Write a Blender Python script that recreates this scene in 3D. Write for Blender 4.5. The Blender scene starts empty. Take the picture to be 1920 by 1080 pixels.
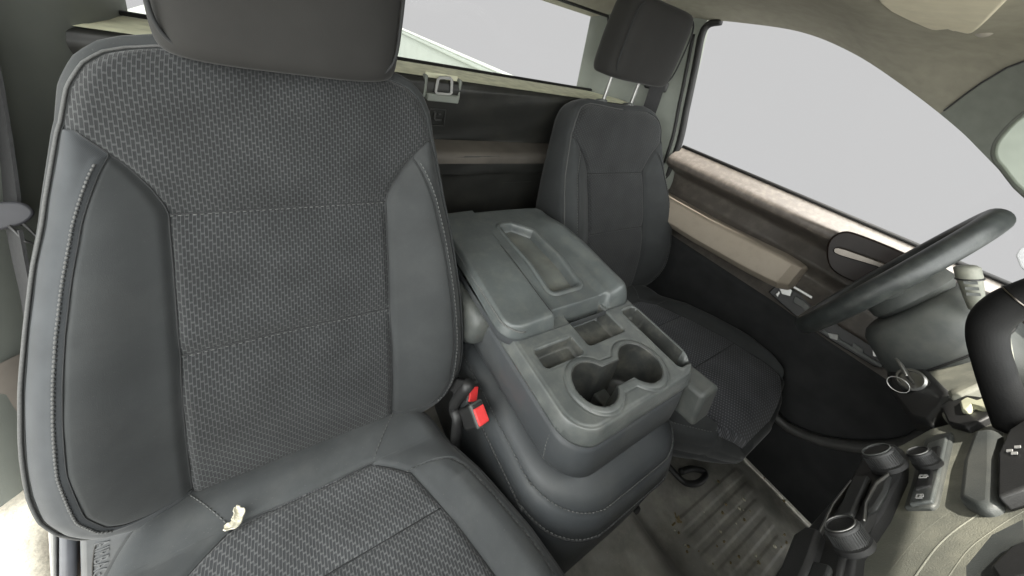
import bpy, bmesh, math, random
import numpy as np
from mathutils import Vector, Matrix

random.seed(4)
rng = np.random.default_rng(4)
SC = bpy.context.scene
COL = SC.collection

# ------------------------------------------------------------------ camera
F = 652.0
def cam_axes(yaw, pitch, roll):
    cy, sy, cp, sp = math.cos(yaw), math.sin(yaw), math.cos(pitch), math.sin(pitch)
    f = np.array([sy*cp, cy*cp, -sp]); r = np.array([cy, -sy, 0.0]); d = np.cross(f, r)
    c, s = math.cos(roll), math.sin(roll)
    return np.array([c*r+s*d, -s*r+c*d, f])
CR = cam_axes(math.radians(37.617), math.radians(24.107), math.radians(-14.132))
CC = np.array([-0.435, -0.377, 1.027])
cam = bpy.data.cameras.new('camera'); cam_ob = bpy.data.objects.new('camera', cam); COL.objects.link(cam_ob)
cam.sensor_fit = 'HORIZONTAL'; cam.sensor_width = 36.0; cam.lens = F/1920*36.0
cam.shift_y = -180/1920; cam.clip_start = 0.02; cam.clip_end = 500
m = Matrix.Identity(4)
for i in range(3):
    m[i][0] = CR[0][i]; m[i][1] = -CR[1][i]; m[i][2] = -CR[2][i]; m[i][3] = CC[i]
cam_ob.matrix_world = m
SC.camera = cam_ob

# ------------------------------------------------------------------ light
SUN_DIR = Vector((0.095, -0.02, 0.97)).normalized()      # towards the sun
sun = bpy.data.lights.new('sun', 'SUN'); sun.energy = 4.0; sun.angle = math.radians(0.6); sun.color = (1.0, 0.95, 0.86)
sun_ob = bpy.data.objects.new('sun', sun); COL.objects.link(sun_ob)
sun_ob.rotation_euler = SUN_DIR.to_track_quat('Z', 'Y').to_euler(); sun_ob.location = (-2, -3, 6)
W = bpy.data.worlds.new('World'); SC.world = W; W.use_nodes = True
nt = W.node_tree; nt.nodes.clear()
out = nt.nodes.new('ShaderNodeOutputWorld'); bg = nt.nodes.new('ShaderNodeBackground')
sky = nt.nodes.new('ShaderNodeTexSky'); sky.sky_type = 'NISHITA'; sky.sun_disc = False
sky.sun_elevation = math.asin(SUN_DIR.z); sky.sun_rotation = math.atan2(SUN_DIR.x, SUN_DIR.y); sky.dust_density = 3.0
EXPO = 1.2
SKY_GAIN = 0.15
GREY = 0.600/(2**EXPO)
tc = nt.nodes.new('ShaderNodeTexCoord')
dot = nt.nodes.new('ShaderNodeVectorMath'); dot.operation = 'DOT_PRODUCT'; dot.inputs[1].default_value = (-0.46, -0.76, 0.46)
nt.links.new(tc.outputs['Generated'], dot.inputs[0])
mr = nt.nodes.new('ShaderNodeMapRange'); mr.interpolation_type = 'SMOOTHSTEP'
mr.inputs['From Min'].default_value = 0.15; mr.inputs['From Max'].default_value = 0.80
nt.links.new(dot.outputs['Value'], mr.inputs['Value'])
sc_ = nt.nodes.new('ShaderNodeVectorMath'); sc_.operation = 'SCALE'; sc_.inputs['Scale'].default_value = SKY_GAIN
nt.links.new(sky.outputs['Color'], sc_.inputs[0])
# visible sky held flat grey; the half behind the camera brightened to fill the cab
hz = nt.nodes.new('ShaderNodeMixRGB'); hz.inputs[0].default_value = 0.88
hz.inputs['Color2'].default_value = (3.45, 3.50, 3.38, 1)
nt.links.new(sc_.outputs['Vector'], hz.inputs['Color1'])
mx = nt.nodes.new('ShaderNodeMixRGB'); mx.inputs['Color1'].default_value = (GREY, GREY, GREY*1.003, 1)
nt.links.new(mr.outputs['Result'], mx.inputs['Fac']); nt.links.new(hz.outputs['Color'], mx.inputs['Color2'])
nt.links.new(mx.outputs['Color'], bg.inputs['Color']); bg.inputs['Strength'].default_value = 1.0
nt.links.new(bg.outputs['Background'], out.inputs['Surface'])
vs = SC.view_settings
SC.display_settings.display_device = 'sRGB'
vs.view_transform = 'Standard'; vs.look = 'None'; vs.gamma = 1.0; vs.exposure = EXPO; vs.use_curve_mapping = False
SC.cycles.max_bounces = 8; SC.cycles.diffuse_bounces = 5; SC.cycles.transparent_max_bounces = 12
SC.cycles.use_denoising = True

# ------------------------------------------------------------------ helpers
def ray(u, v):
    return CR.T @ np.array([(u-960.0)/F, (v-360.0)/F, 1.0])
def on_plane(u, v, p0, n):
    d = ray(u, v); p0 = np.array(p0, float); n = np.array(n, float)
    return CC + d*(np.dot(p0-CC, n)/np.dot(d, n))
def on_z(u, v, z): return on_plane(u, v, (0, 0, z), (0, 0, 1))
def on_x(u, v, x): return on_plane(u, v, (x, 0, 0), (1, 0, 0))
def on_y(u, v, y): return on_plane(u, v, (0, y, 0), (0, 1, 0))

def smooth_tab(xs, ys, n=800, k=9):
    xs = np.array(xs, float); ys = np.array(ys, float)
    g = np.linspace(xs[0], xs[-1], n); v = np.interp(g, xs, ys)
    ker = np.hanning(2*k+1); ker /= ker.sum()
    vp = np.concatenate([2*v[0]-v[k:0:-1], v, 2*v[-1]-v[-2:-k-2:-1]])
    v2 = np.convolve(vp, ker, 'valid')
    return lambda t: np.interp(t, g, v2)

def link_mesh(name, verts, faces, mat=None, parent=None, smooth=True, mats=None, uv=None, sharp=None):
    me = bpy.data.meshes.new(name)
    me.from_pydata([tuple(map(float, v)) for v in verts], [], [tuple(int(i) for i in f) for f in faces])
    me.validate()
    bm = bmesh.new(); bm.from_mesh(me)
    bmesh.ops.dissolve_degenerate(bm, dist=1e-6, edges=bm.edges)
    bmesh.ops.recalc_face_normals(bm, faces=bm.faces)
    for f in bm.faces: f.smooth = smooth
    if uv is not None:
        lay = bm.loops.layers.uv.new('UVMap')
        for f in bm.faces:
            for l in f.loops:
                l[lay].uv = uv(l.vert.co)
    bm.to_mesh(me); bm.free()
    if mat: me.materials.append(mat)
    ob = bpy.data.objects.new(name, me); COL.objects.link(ob)
    if parent: ob.parent = parent
    if sharp is not None:
        me.set_sharp_from_angle(angle=math.radians(sharp))
    return ob

def from_bm(name, bm, mat, parent=None, smooth=True, bevel=0, seg=2, sharp=40, angle=35):
    bmesh.ops.recalc_face_normals(bm, faces=bm.faces)
    for f in bm.faces: f.smooth = smooth
    me = bpy.data.meshes.new(name); bm.to_mesh(me); bm.free()
    me.materials.append(mat)
    ob = bpy.data.objects.new(name, me); COL.objects.link(ob)
    if parent: ob.parent = parent
    if bevel:
        b = ob.modifiers.new('bevel', 'BEVEL'); b.width = bevel; b.segments = seg; b.limit_method = 'ANGLE'; b.angle_limit = math.radians(angle)
        b.harden_normals = False
    if sharp: me.set_sharp_from_angle(angle=math.radians(sharp))
    return ob

def bm_box(bm, c, s, rot=None):
    r = bmesh.ops.create_cube(bm, size=1.0)
    mt = Matrix.Translation(Vector(c)) @ (rot.to_4x4() if rot else Matrix.Identity(4)) @ Matrix.Diagonal((s[0], s[1], s[2], 1))
    bmesh.ops.transform(bm, matrix=mt, verts=r['verts'])
    return r['verts']

def axes_from(z, x=None):
    z = Vector(z).normalized()
    x = Vector(x) if x is not None else (Vector((0, 0, 1)) if abs(z.z) < .9 else Vector((1, 0, 0)))
    x = (x - z*x.dot(z)).normalized(); y = z.cross(x)
    return Matrix((x, y, z)).transposed()

def bm_cyl(bm, p0, p1, r0, r1=None, n=24, cap=True):
    p0, p1 = Vector(p0), Vector(p1); r1 = r0 if r1 is None else r1
    A = axes_from(p1-p0)
    r = bmesh.ops.create_cone(bm, cap_ends=cap, segments=n, radius1=r0, radius2=r1, depth=(p1-p0).length)
    bmesh.ops.transform(bm, matrix=Matrix.Translation((p0+p1)/2) @ A.to_4x4(), verts=r['verts'])
    return r['verts']

def lathe_bm(bm, p0, axis, prof, n=32):
    """prof: list of (radius, height along axis)"""
    A = axes_from(axis); p0 = Vector(p0); rings = []
    for r, h in prof:
        rings.append([bm.verts.new(p0 + A @ Vector((r*math.cos(2*math.pi*i/n), r*math.sin(2*math.pi*i/n), h))) for i in range(n)])
    for a, b in zip(rings[:-1], rings[1:]):
        for i in range(n): bm.faces.new((a[i], a[(i+1) % n], b[(i+1) % n], b[i]))
    bm.faces.new(rings[0][::-1]); bm.faces.new(rings[-1])

def catmull(pts, n=8, closed=False):
    P = [np.array(p, float) for p in pts]; o = []
    N = len(P); last = N if closed else N-1
    for i in range(last):
        p1, p2 = P[i], P[(i+1) % N]
        p0 = P[i-1] if (closed or i > 0) else 2*p1-p2
        p3 = P[(i+2) % N] if (closed or i+2 < N) else 2*p2-p1
        for k in range(n):
            t = k/n
            o.append(.5*((2*p1)+(-p0+p2)*t+(2*p0-5*p1+4*p2-p3)*t*t+(-p0+3*p1-3*p2+p3)*t**3))
    if not closed: o.append(P[-1])
    return o

def tube_mesh(pts, r, n=8, closed=False, flat=None):
    """pts list; r float or list; flat=(vector, ratio): squash along vector"""
    pts = [np.array(p, float) for p in pts]; N = len(pts)
    rs = r if hasattr(r, '__len__') else [r]*N
    V = []; Fc = []; up = None
    for i in range(N):
        a = pts[(i-1) % N] if (closed or i > 0) else pts[i]
        b = pts[(i+1) % N] if (closed or i < N-1) else pts[i]
        t = b-a; t = t/(np.linalg.norm(t)+1e-12)
        if up is None:
            up = np.array([0, 0, 1.0]) if abs(t[2]) < .9 else np.array([1.0, 0, 0])
            if flat is not None: up = np.array(flat[0], float)
        u = up-t*np.dot(up, t); u /= (np.linalg.norm(u)+1e-12); up = u if flat is None else up
        w = np.cross(t, u); k = flat[1] if flat is not None else 1.0
        for j in range(n):
            an = 2*math.pi*j/n
            V.append(pts[i]+rs[i]*(k*math.cos(an)*u+math.sin(an)*w))
    for i in range(N if closed else N-1):
        i2 = (i+1) % N
        for j in range(n):
            j2 = (j+1) % n
            Fc.append((i*n+j, i*n+j2, i2*n+j2, i2*n+j))
    if not closed:
        Fc.append(tuple(range(n))[::-1]); Fc.append(tuple((N-1)*n+j for j in range(n)))
    return V, Fc

def tube(name, pts, r, mat, parent=None, n=8, closed=False, flat=None):
    V, Fc = tube_mesh(pts, r, n, closed, flat)
    return link_mesh(name, V, Fc, mat, parent)

def dashes(name, pts, r, mat, parent, length=.0052, gap=.0022, n=5):
    """thread: a row of short stitches along a polyline, as one mesh"""
    P = np.array(pts, float); seg = np.linalg.norm(np.diff(P, axis=0), axis=1); cum = np.concatenate([[0], np.cumsum(seg)])
    L = cum[-1]; s = 0; V = []; Fc = []
    at = lambda q: np.array([np.interp(q, cum, P[:, k]) for k in range(3)])
    while s+length < L:
        v, f = tube_mesh([at(s), at(s+.3*length), at(s+.7*length), at(s+length)], [r*.5, r, r, r*.5], n)
        b = len(V); V += v; Fc += [tuple(i+b for i in q) for q in f]
        s += length+gap
    return link_mesh(name, V, Fc, mat, parent)

def loft(name, rings, mat, parent=None, caps=(True, True), closed=True, sharp=None, smooth=True, uv=None):
    n = len(rings[0]); V = [p for r in rings for p in r]; Fc = []
    for i in range(len(rings)-1):
        for j in range(n if closed else n-1):
            j2 = (j+1) % n
            Fc.append((i*n+j, i*n+j2, (i+1)*n+j2, (i+1)*n+j))
    if caps[0]: Fc.append(tuple(range(n))[::-1])
    if caps[1]: Fc.append(tuple((len(rings)-1)*n+j for j in range(n)))
    return link_mesh(name, V, Fc, mat, parent, smooth=smooth, sharp=sharp, uv=uv)

def rrect(xc, yc, hx, hy, r, n=8):
    """rounded rectangle ring in plan; r a number or four radii (++, -+, --, +-)"""
    rs = r if hasattr(r, '__len__') else [r]*4
    o = []
    for (sx, sy, a0), q in zip(((1, 1, 0), (-1, 1, 90), (-1, -1, 180), (1, -1, 270)), rs):
        for k in range(n+1):
            a = math.radians(a0+90*k/n)
            o.append((xc+sx*(hx-q)+q*math.cos(a), yc+sy*(hy-q)+q*math.sin(a)))
    return o

def trace(name, px, p0, n, thick, mat, parent=None, lift=0.0, bevel=.0015, curve=0, seg=2, offset=None):
    """flat plate whose outline was read off the photo on the real plane it lies in, given its thickness behind that plane"""
    nn = np.array(n, float); nn /= np.linalg.norm(nn)
    p0 = np.array(p0, float)+nn*lift
    P = [on_plane(u, v, p0, nn) for u, v in px]
    if curve: P = catmull(P, curve, closed=True)
    return plate(name, P, nn, thick, mat, parent, bevel, seg)

def plate(name, P, nn, thick, mat, parent=None, bevel=.0015, seg=2):
    bm = bmesh.new()
    top = [bm.verts.new(tuple(p)) for p in P]
    bot = [bm.verts.new(tuple(np.array(p)-np.array(nn)*thick)) for p in P]
    bm.faces.new(top); bm.faces.new(bot[::-1])
    for i in range(len(P)):
        j = (i+1) % len(P); bm.faces.new((top[i], bot[i], bot[j], top[j]))
    return from_bm(name, bm, mat, parent, bevel=bevel, seg=seg, sharp=30, angle=40)

def tag(o, label=None, cat=None, group=None, kind=None):
    if label: o['label'] = label
    if cat: o['category'] = cat
    if group: o['group'] = group
    if kind: o['kind'] = kind
    return o
def thing(name, label, cat, loc=(0, 0, 0), group=None):
    o = bpy.data.objects.new(name, None); COL.objects.link(o); o.location = loc; o.empty_display_size = .05
    return tag(o, label, cat, group)
def keep(child, parent):
    """parent without moving: parents here are unrotated empties"""
    child.parent = parent
    child.matrix_parent_inverse = Matrix.Translation(parent.location).inverted()
    return child

# ------------------------------------------------------------------ materials
def mat_new(name):
    M = bpy.data.materials.new(name); M.use_nodes = True; n = M.node_tree
    return M, n, n.nodes['Principled BSDF']
def N(n, t, **kw):
    o = n.nodes.new(t)
    for k, v in kw.items(): setattr(o, k, v)
    return o
def math_node(n, op, a, b=None, c=None):
    o = N(n, 'ShaderNodeMath', operation=op)
    for i, x in enumerate((a, b, c)):
        if x is None: continue
        if isinstance(x, (int, float)): o.inputs[i].default_value = x
        else: n.links.new(x, o.inputs[i])
    return o.outputs[0]

def simple(name, col, rough=.6, metal=0.0, spec=.5, noise=.25, scale=40, bump=0.0, bscale=900, dust=None, dust_amt=.0, dscale=9, coat=0, sheen=0, dlow=.7):
    M, n, b = mat_new(name)
    co = N(n, 'ShaderNodeTexCoord').outputs['Object']
    nz = N(n, 'ShaderNodeTexNoise'); nz.inputs['Scale'].default_value = scale; nz.inputs['Detail'].default_value = 4
    n.links.new(co, nz.inputs['Vector'])
    mr = N(n, 'ShaderNodeMapRange'); mr.inputs['From Min'].default_value = .3; mr.inputs['From Max'].default_value = .7
    mr.inputs['To Min'].default_value = 1-noise; mr.inputs['To Max'].default_value = 1+noise
    n.links.new(nz.outputs['Fac'], mr.inputs['Value'])
    mul = N(n, 'ShaderNodeVectorMath', operation='SCALE'); mul.inputs[0].default_value = col[:3]
    n.links.new(mr.outputs[0], mul.inputs['Scale']); c = mul.outputs[0]
    if dust:
        d1 = N(n, 'ShaderNodeTexNoise'); d1.inputs['Scale'].default_value = dscale; d1.inputs['Detail'].default_value = 8; d1.inputs['Roughness'].default_value = .68
        n.links.new(co, d1.inputs['Vector'])
        m2 = N(n, 'ShaderNodeMapRange', interpolation_type='SMOOTHSTEP'); m2.inputs['From Min'].default_value = .42; m2.inputs['From Max'].default_value = .72
        m2.inputs['To Max'].default_value = dust_amt*dlow
        n.links.new(d1.outputs['Fac'], m2.inputs['Value'])
        # fine specks
        d2 = N(n, 'ShaderNodeTexNoise'); d2.inputs['Scale'].default_value = 420; d2.inputs['Detail'].default_value = 2
        n.links.new(co, d2.inputs['Vector'])
        m3 = N(n, 'ShaderNodeMapRange'); m3.inputs['From Min'].default_value = .68; m3.inputs['From Max'].default_value = .8; m3.inputs['To Max'].default_value = dust_amt
        n.links.new(d2.outputs['Fac'], m3.inputs['Value'])
        fac = math_node(n, 'MAXIMUM', m2.outputs[0], m3.outputs[0])
        mix = N(n, 'ShaderNodeMixRGB'); n.links.new(fac, mix.inputs[0]); n.links.new(c, mix.inputs[1]); mix.inputs[2].default_value = (*dust[:3], 1)
        c = mix.outputs[0]
    n.links.new(c, b.inputs['Base Color'])
    b.inputs['Roughness'].default_value = rough; b.inputs['Metallic'].default_value = metal
    b.inputs['Specular IOR Level'].default_value = spec
    if coat: b.inputs['Coat Weight'].default_value = coat; b.inputs['Coat Roughness'].default_value = .15
    if sheen: b.inputs['Sheen Weight'].default_value = sheen; b.inputs['Sheen Roughness'].default_value = .4
    if bump:
        bz = N(n, 'ShaderNodeTexNoise'); bz.inputs['Scale'].default_value = bscale; bz.inputs['Detail'].default_value = 3
        n.links.new(co, bz.inputs['Vector'])
        bp = N(n, 'ShaderNodeBump'); bp.inputs['Strength'].default_value = bump; bp.inputs['Distance'].default_value = .0006
        n.links.new(bz.outputs['Fac'], bp.inputs['Height']); n.links.new(bp.outputs[0], b.inputs['Normal'])
    return M

def weave(name, dark, light, pitch=.0036, ln=.0125, step=.37):
    """staggered upright dashes woven in a lighter ground, laid out in metres by the cloth's own UVs"""
    M, n, b = mat_new(name)
    uv = N(n, 'ShaderNodeUVMap', uv_map='UVMap').outputs[0]
    sp = N(n, 'ShaderNodeSeparateXYZ'); n.links.new(uv, sp.inputs[0])
    wob = N(n, 'ShaderNodeTexNoise'); wob.inputs['Scale'].default_value = 25; n.links.new(uv, wob.inputs['Vector'])
    wv = math_node(n, 'MULTIPLY', math_node(n, 'SUBTRACT', wob.outputs['Fac'], .5), .5)
    u = math_node(n, 'ADD', math_node(n, 'DIVIDE', sp.outputs['X'], pitch), wv)
    cu = math_node(n, 'FLOOR', u); fu = math_node(n, 'FRACT', u)
    v = math_node(n, 'ADD', math_node(n, 'DIVIDE', sp.outputs['Y'], ln), math_node(n, 'MULTIPLY', cu, step))
    v = math_node(n, 'ADD', v, math_node(n, 'MULTIPLY', wv, .6))
    fv = math_node(n, 'FRACT', v)
    def edge(f, w, soft):
        d = math_node(n, 'ABSOLUTE', math_node(n, 'SUBTRACT', f, .5))      # .5 at the joint, 0 mid-dash
        m = N(n, 'ShaderNodeMapRange', interpolation_type='SMOOTHSTEP'); m.inputs['From Min'].default_value = .5-w-soft; m.inputs['From Max'].default_value = .5-w+soft
        n.links.new(d, m.inputs['Value']); return m.outputs[0]
    eu = edge(fu, .13, .09); ev = edge(fv, .085, .05)
    line = math_node(n, 'MAXIMUM', eu, ev)
    ln_amt = math_node(n, 'ADD', math_node(n, 'MULTIPLY', eu, .62), math_node(n, 'MULTIPLY', ev, .75))
    ln_amt = math_node(n, 'MINIMUM', ln_amt, 1.0)
    fz = N(n, 'ShaderNodeTexNoise'); fz.inputs['Scale'].default_value = 1400; n.links.new(uv, fz.inputs['Vector'])
    fm = N(n, 'ShaderNodeMapRange'); fm.inputs['To Min'].default_value = .62; fm.inputs['To Max'].default_value = 1.38; n.links.new(fz.outputs['Fac'], fm.inputs['Value'])
    lz = N(n, 'ShaderNodeTexNoise'); lz.inputs['Scale'].default_value = 14; lz.inputs['Detail'].default_value = 5; n.links.new(uv, lz.inputs['Vector'])
    lm = N(n, 'ShaderNodeMapRange'); lm.inputs['From Min'].default_value = .3; lm.inputs['From Max'].default_value = .7; lm.inputs['To Min'].default_value = .82; lm.inputs['To Max'].default_value = 1.2; n.links.new(lz.outputs['Fac'], lm.inputs['Value'])
    mix = N(n, 'ShaderNodeMixRGB'); n.links.new(ln_amt, mix.inputs[0]); mix.inputs[1].default_value = (*dark, 1); mix.inputs[2].default_value = (*light, 1)
    s = N(n, 'ShaderNodeVectorMath', operation='SCALE'); n.links.new(mix.outputs[0], s.inputs[0]); n.links.new(math_node(n, 'MULTIPLY', fm.outputs[0], lm.outputs[0]), s.inputs['Scale'])
    # lint specks
    sz = N(n, 'ShaderNodeTexVoronoi'); sz.inputs['Scale'].default_value = 38; n.links.new(uv, sz.inputs['Vector'])
    sm = N(n, 'ShaderNodeMapRange'); sm.inputs['From Min'].default_value = .035; sm.inputs['From Max'].default_value = .02; n.links.new(sz.outputs['Distance'], sm.inputs['Value'])
    sr = N(n, 'ShaderNodeSeparateColor'); n.links.new(sz.outputs['Color'], sr.inputs[0])
    sk = math_node(n, 'MULTIPLY', sm.outputs[0], math_node(n, 'GREATER_THAN', sr.outputs[0], .93))
    mx2 = N(n, 'ShaderNodeMixRGB'); n.links.new(sk, mx2.inputs[0]); n.links.new(s.outputs[0], mx2.inputs[1]); mx2.inputs[2].default_value = (.3, .3, .28, 1)
    n.links.new(mx2.outputs[0], b.inputs['Base Color'])
    b.inputs['Roughness'].default_value = .85; b.inputs['Specular IOR Level'].default_value = .25
    b.inputs['Sheen Weight'].default_value = .15
    hgt = math_node(n, 'ADD', math_node(n, 'MULTIPLY', line, .7), math_node(n, 'MULTIPLY', fz.outputs['Fac'], .5))
    bp = N(n, 'ShaderNodeBump'); bp.inputs['Strength'].default_value = .55; bp.inputs['Distance'].default_value = .0009
    n.links.new(hgt, bp.inputs['Height']); n.links.new(bp.outputs[0], b.inputs['Normal'])
    return M

def twill(name, col, ang=40, scale=2300):
    M = simple(name, col, .85, noise=.12, scale=30, spec=.25, sheen=.15)
    n = M.node_tree; b = n.nodes['Principled BSDF']
    co = N(n, 'ShaderNodeTexCoord').outputs['Object']
    mp = N(n, 'ShaderNodeMapping'); mp.inputs['Rotation'].default_value = (0, math.radians(ang), 0); n.links.new(co, mp.inputs[0])
    wv = N(n, 'ShaderNodeTexWave', bands_direction='X'); wv.inputs['Scale'].default_value = scale/6.283*1.0; wv.inputs['Distortion'].default_value = .6
    n.links.new(mp.outputs[0], wv.inputs['Vector'])
    old = b.inputs['Base Color'].links[0].from_socket
    mr = N(n, 'ShaderNodeMapRange'); mr.inputs['To Min'].default_value = .82; mr.inputs['To Max'].default_value = 1.2; n.links.new(wv.outputs['Fac'], mr.inputs['Value'])
    s = N(n, 'ShaderNodeVectorMath', operation='SCALE'); n.links.new(old, s.inputs[0]); n.links.new(mr.outputs[0], s.inputs['Scale'])
    n.links.new(s.outputs[0], b.inputs['Base Color'])
    bp = N(n, 'ShaderNodeBump'); bp.inputs['Strength'].default_value = .12; bp.inputs['Distance'].default_value = .0003
    n.links.new(wv.outputs['Fac'], bp.inputs['Height']); n.links.new(bp.outputs[0], b.inputs['Normal'])
    return M

CLOTH = (.031, .0335, .0345)
DUST = (.20, .19, .155)
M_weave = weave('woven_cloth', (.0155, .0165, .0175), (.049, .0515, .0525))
M_weave_far = weave('woven_cloth_far', (.022, .023, .027), (.135, .140, .155))  # higher-contrast threads for the driver cushion
M_weave_seat = weave('woven_cloth_lit', (.046, .048, .051), (.135, .139, .140))  # lighter cushion weave: light on the upward face is put into the colour
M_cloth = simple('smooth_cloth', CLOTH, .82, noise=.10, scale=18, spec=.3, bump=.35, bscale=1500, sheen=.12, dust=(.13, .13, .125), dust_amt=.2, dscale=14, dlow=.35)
M_cloth_seat = simple('smooth_cloth_lit_dusty', (.056, .060, .062), .82, noise=.12, scale=18, spec=.3, bump=.35, bscale=1500, sheen=.12, dust=(.20, .20, .185), dust_amt=.4, dscale=16, dlow=.28)  # lighter cushion cloth: light from above put into the colour, plus dust specks
M_twill = twill('twill_cloth', (.046, .0495, .053))
M_cap = simple('headrest_cloth', (.023, .0225, .0215), .8, noise=.10, scale=18, spec=.3, bump=.3, bscale=1500, sheen=.1)
M_pipe = simple('piping_cord', (.075, .076, .075), .8, noise=.2, scale=600)
M_thread = simple('stitch_thread', (.095, .098, .095), .8, noise=.2, scale=300)
M_seam = simple('dark_seam_cord', (.022, .023, .024), .9, noise=.1)  # dark cord laid over the panel joints
M_plast = simple('grained_plastic', (.060, .066, .064), .48, noise=.15, scale=22, bump=.35, bscale=1300, dust=DUST, dust_amt=.30, dscale=11)
M_tray = simple('console_plastic', (.088, .096, .094), .30, noise=.15, scale=34, bump=.3, bscale=1500, dust=(.22, .215, .185), dust_amt=.45, dscale=34, dlow=.5)
M_lid = simple('padded_lid_vinyl', (.082, .092, .092), .34, noise=.18, scale=12, bump=.4, bscale=1100, dust=(.20, .20, .175), dust_amt=.45, dscale=40, dlow=.45)
M_vinyl = simple('side_vinyl', (.052, .057, .061), .5, noise=.10, scale=14, bump=.35, bscale=1200, dust=DUST, dust_amt=.16, dscale=8)
M_dark = simple('black_plastic', (.016, .016, .016), .5, noise=.15, bump=.2)
M_blk = simple('satin_black', (.026, .027, .027), .45, noise=.15, bump=.2)
M_belt = simple('belt_webbing', (.018, .018, .019), .75, noise=.2, scale=200, bump=.4, bscale=700)
M_mould = simple('rear_moulding', (.014, .0145, .013), .55, noise=.3, scale=7, bump=.3, bscale=1100, dust=(.07, .066, .055), dust_amt=.4, dscale=5)
M_sill = simple('lit_sill', (.58, .58, .42), .8, noise=.2, scale=30, dust=(.66, .64, .48), dust_amt=.6)  # window light on the rear sill is put into this pale yellow
M_pillar = simple('pillar_trim', (.20, .215, .19), .75, noise=.08, scale=14, bump=.2)
M_liner = simple('roof_lining_cloth', (.34, .325, .27), .95, noise=.08, scale=40, bump=.5, bscale=700, spec=.1)
M_visor = simple('visor_cloth', (.70, .65, .52), .95, noise=.06, scale=40, bump=.4, bscale=800, spec=.1)
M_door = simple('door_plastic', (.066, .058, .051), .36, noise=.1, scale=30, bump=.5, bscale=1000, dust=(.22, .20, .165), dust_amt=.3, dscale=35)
M_arm = simple('lit_dusty_armrest', (.29, .25, .20), .6, noise=.1, scale=40, bump=.5, bscale=700, dust=(.16, .14, .115), dust_amt=.45, dscale=40)  # beige carries some of the light on the armrest as well as dust
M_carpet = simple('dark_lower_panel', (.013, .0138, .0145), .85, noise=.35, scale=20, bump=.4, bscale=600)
M_chrome = simple('chrome', (.13, .118, .105), .25, metal=1.0, noise=.1)
M_steel = simple('bright_steel', (.27, .27, .26), .35, metal=1.0, noise=.15)
M_dash = simple('dusty_dash_plastic', (.165, .168, .140), .6, noise=.15, scale=18, bump=.55, bscale=1000, dust=(.40, .385, .30), dust_amt=.55, dscale=18)
M_rubber = simple('rubber_seal', (.012, .012, .012), .6, noise=.1)
M_wheel = simple('wheel_leather', (.020, .023, .023), .42, noise=.2, scale=60, bump=.4, bscale=900, dust=(.13, .14, .125), dust_amt=.3, dscale=45)
M_red = simple('red_button', (.72, .045, .045), .45, noise=.08, scale=60)
M_floor = simple('floor_vinyl', (.235, .228, .205), .62, noise=.3, scale=16, bump=.5, bscale=500, dust=(.50, .475, .40), dust_amt=.7, dscale=14)
M_white = simple('white_paint', (.30, .325, .29), .35, noise=.04, scale=8)
M_icon = simple('white_marking', (.34, .34, .33), .7, noise=.02)
M_paper = simple('dry_scrap', (.58, .55, .44), .9, noise=.3, scale=200, bump=.5)
M_leaf = simple('dry_leaf', (.22, .17, .09), .9, noise=.3, scale=300)
M_carp = simple('beige_step_trim', (.66, .61, .51), .95, noise=.18, scale=220, bump=.8, bscale=500)
M_orange = simple('rusty_edge', (.42, .24, .12), .9, noise=.35, scale=60)
M_ground = simple('pale_ground', (.33, .31, .27), .95, noise=.2, scale=.8, bump=.3, bscale=40)
M_gloss = simple('gloss_dark', (.016, .011, .009), .3, noise=.1, spec=.2)
M_dkcup = simple('cup_liner', (.030, .032, .031), .4, noise=.3, scale=26, dust=(.16, .15, .12), dust_amt=.5, dscale=24)

def glass_mat(name, tint=(.97, .98, .97), fac=.05):
    M = bpy.data.materials.new(name); M.use_nodes = True; n = M.node_tree; n.nodes.clear()
    o = N(n, 'ShaderNodeOutputMaterial'); t = N(n, 'ShaderNodeBsdfTransparent'); t.inputs[0].default_value = (*tint, 1)
    g = N(n, 'ShaderNodeBsdfGlossy'); g.inputs['Roughness'].default_value = .02; g.inputs[0].default_value = (1, 1, 1, 1)
    mx = N(n, 'ShaderNodeMixShader'); mx.inputs[0].default_value = fac
    n.links.new(t.outputs[0], mx.inputs[1]); n.links.new(g.outputs[0], mx.inputs[2]); n.links.new(mx.outputs[0], o.inputs[0])
    return M
M_glass = glass_mat('window_glass', (.995, .995, .995), .0015)

# ------------------------------------------------------------------ setting
g = link_mesh('ground', [(-7, -9, -.75), (-.45, -9, -.75), (-.45, .5, -.75), (-7, .5, -.75)], [(0, 1, 2, 3)], M_ground); tag(g, kind='structure')

# ------------------------------------------------------------------ cab shell
# -- floor: a sheet with tunnel hump and moulded ribs
def floor_z(x, y):
    z = .05 + .115*(1-np.clip((abs(x)-.15)/.12, 0, 1)**2*(3-2*np.clip((abs(x)-.15)/.12, 0, 1)))
    z = z + .02*np.clip((-y-.52)/.3, 0, 1)
    return z
xs = np.concatenate([np.linspace(-.74, -.21, 40), np.linspace(-.205, .752, 430)]); ys = np.concatenate([np.linspace(-.95, -.635, 20), np.linspace(-.63, -.15, 250), np.linspace(-.145, .5, 30)])
XX, YY = np.meshgrid(xs, ys)
ZZ = floor_z(XX, YY)
ZZ += .004*np.sin(XX*19+YY*7)*np.sin(YY*23-XX*5)
def rib(xa, xb, yc, w=.010, h=.007, skew=-.03):
    yy = yc+skew*(XX-xa)/(xb-xa)*-1
    inx = np.clip((XX-xa)/.02, 0, 1)*np.clip((xb-XX)/.02, 0, 1)
    return h*inx*(1-np.clip((np.abs(YY-yy)-w)/.0045, 0, 1))
for k in range(7):
    ZZ += rib(.33, .64-.015*k, -.350-.034*k, .0075, .0028, .012)
ZZ += .006*np.exp(-((YY-(-.32-.9*(XX-.66)))/.02)**2)*((XX > .60) & (XX < .72))
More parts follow.
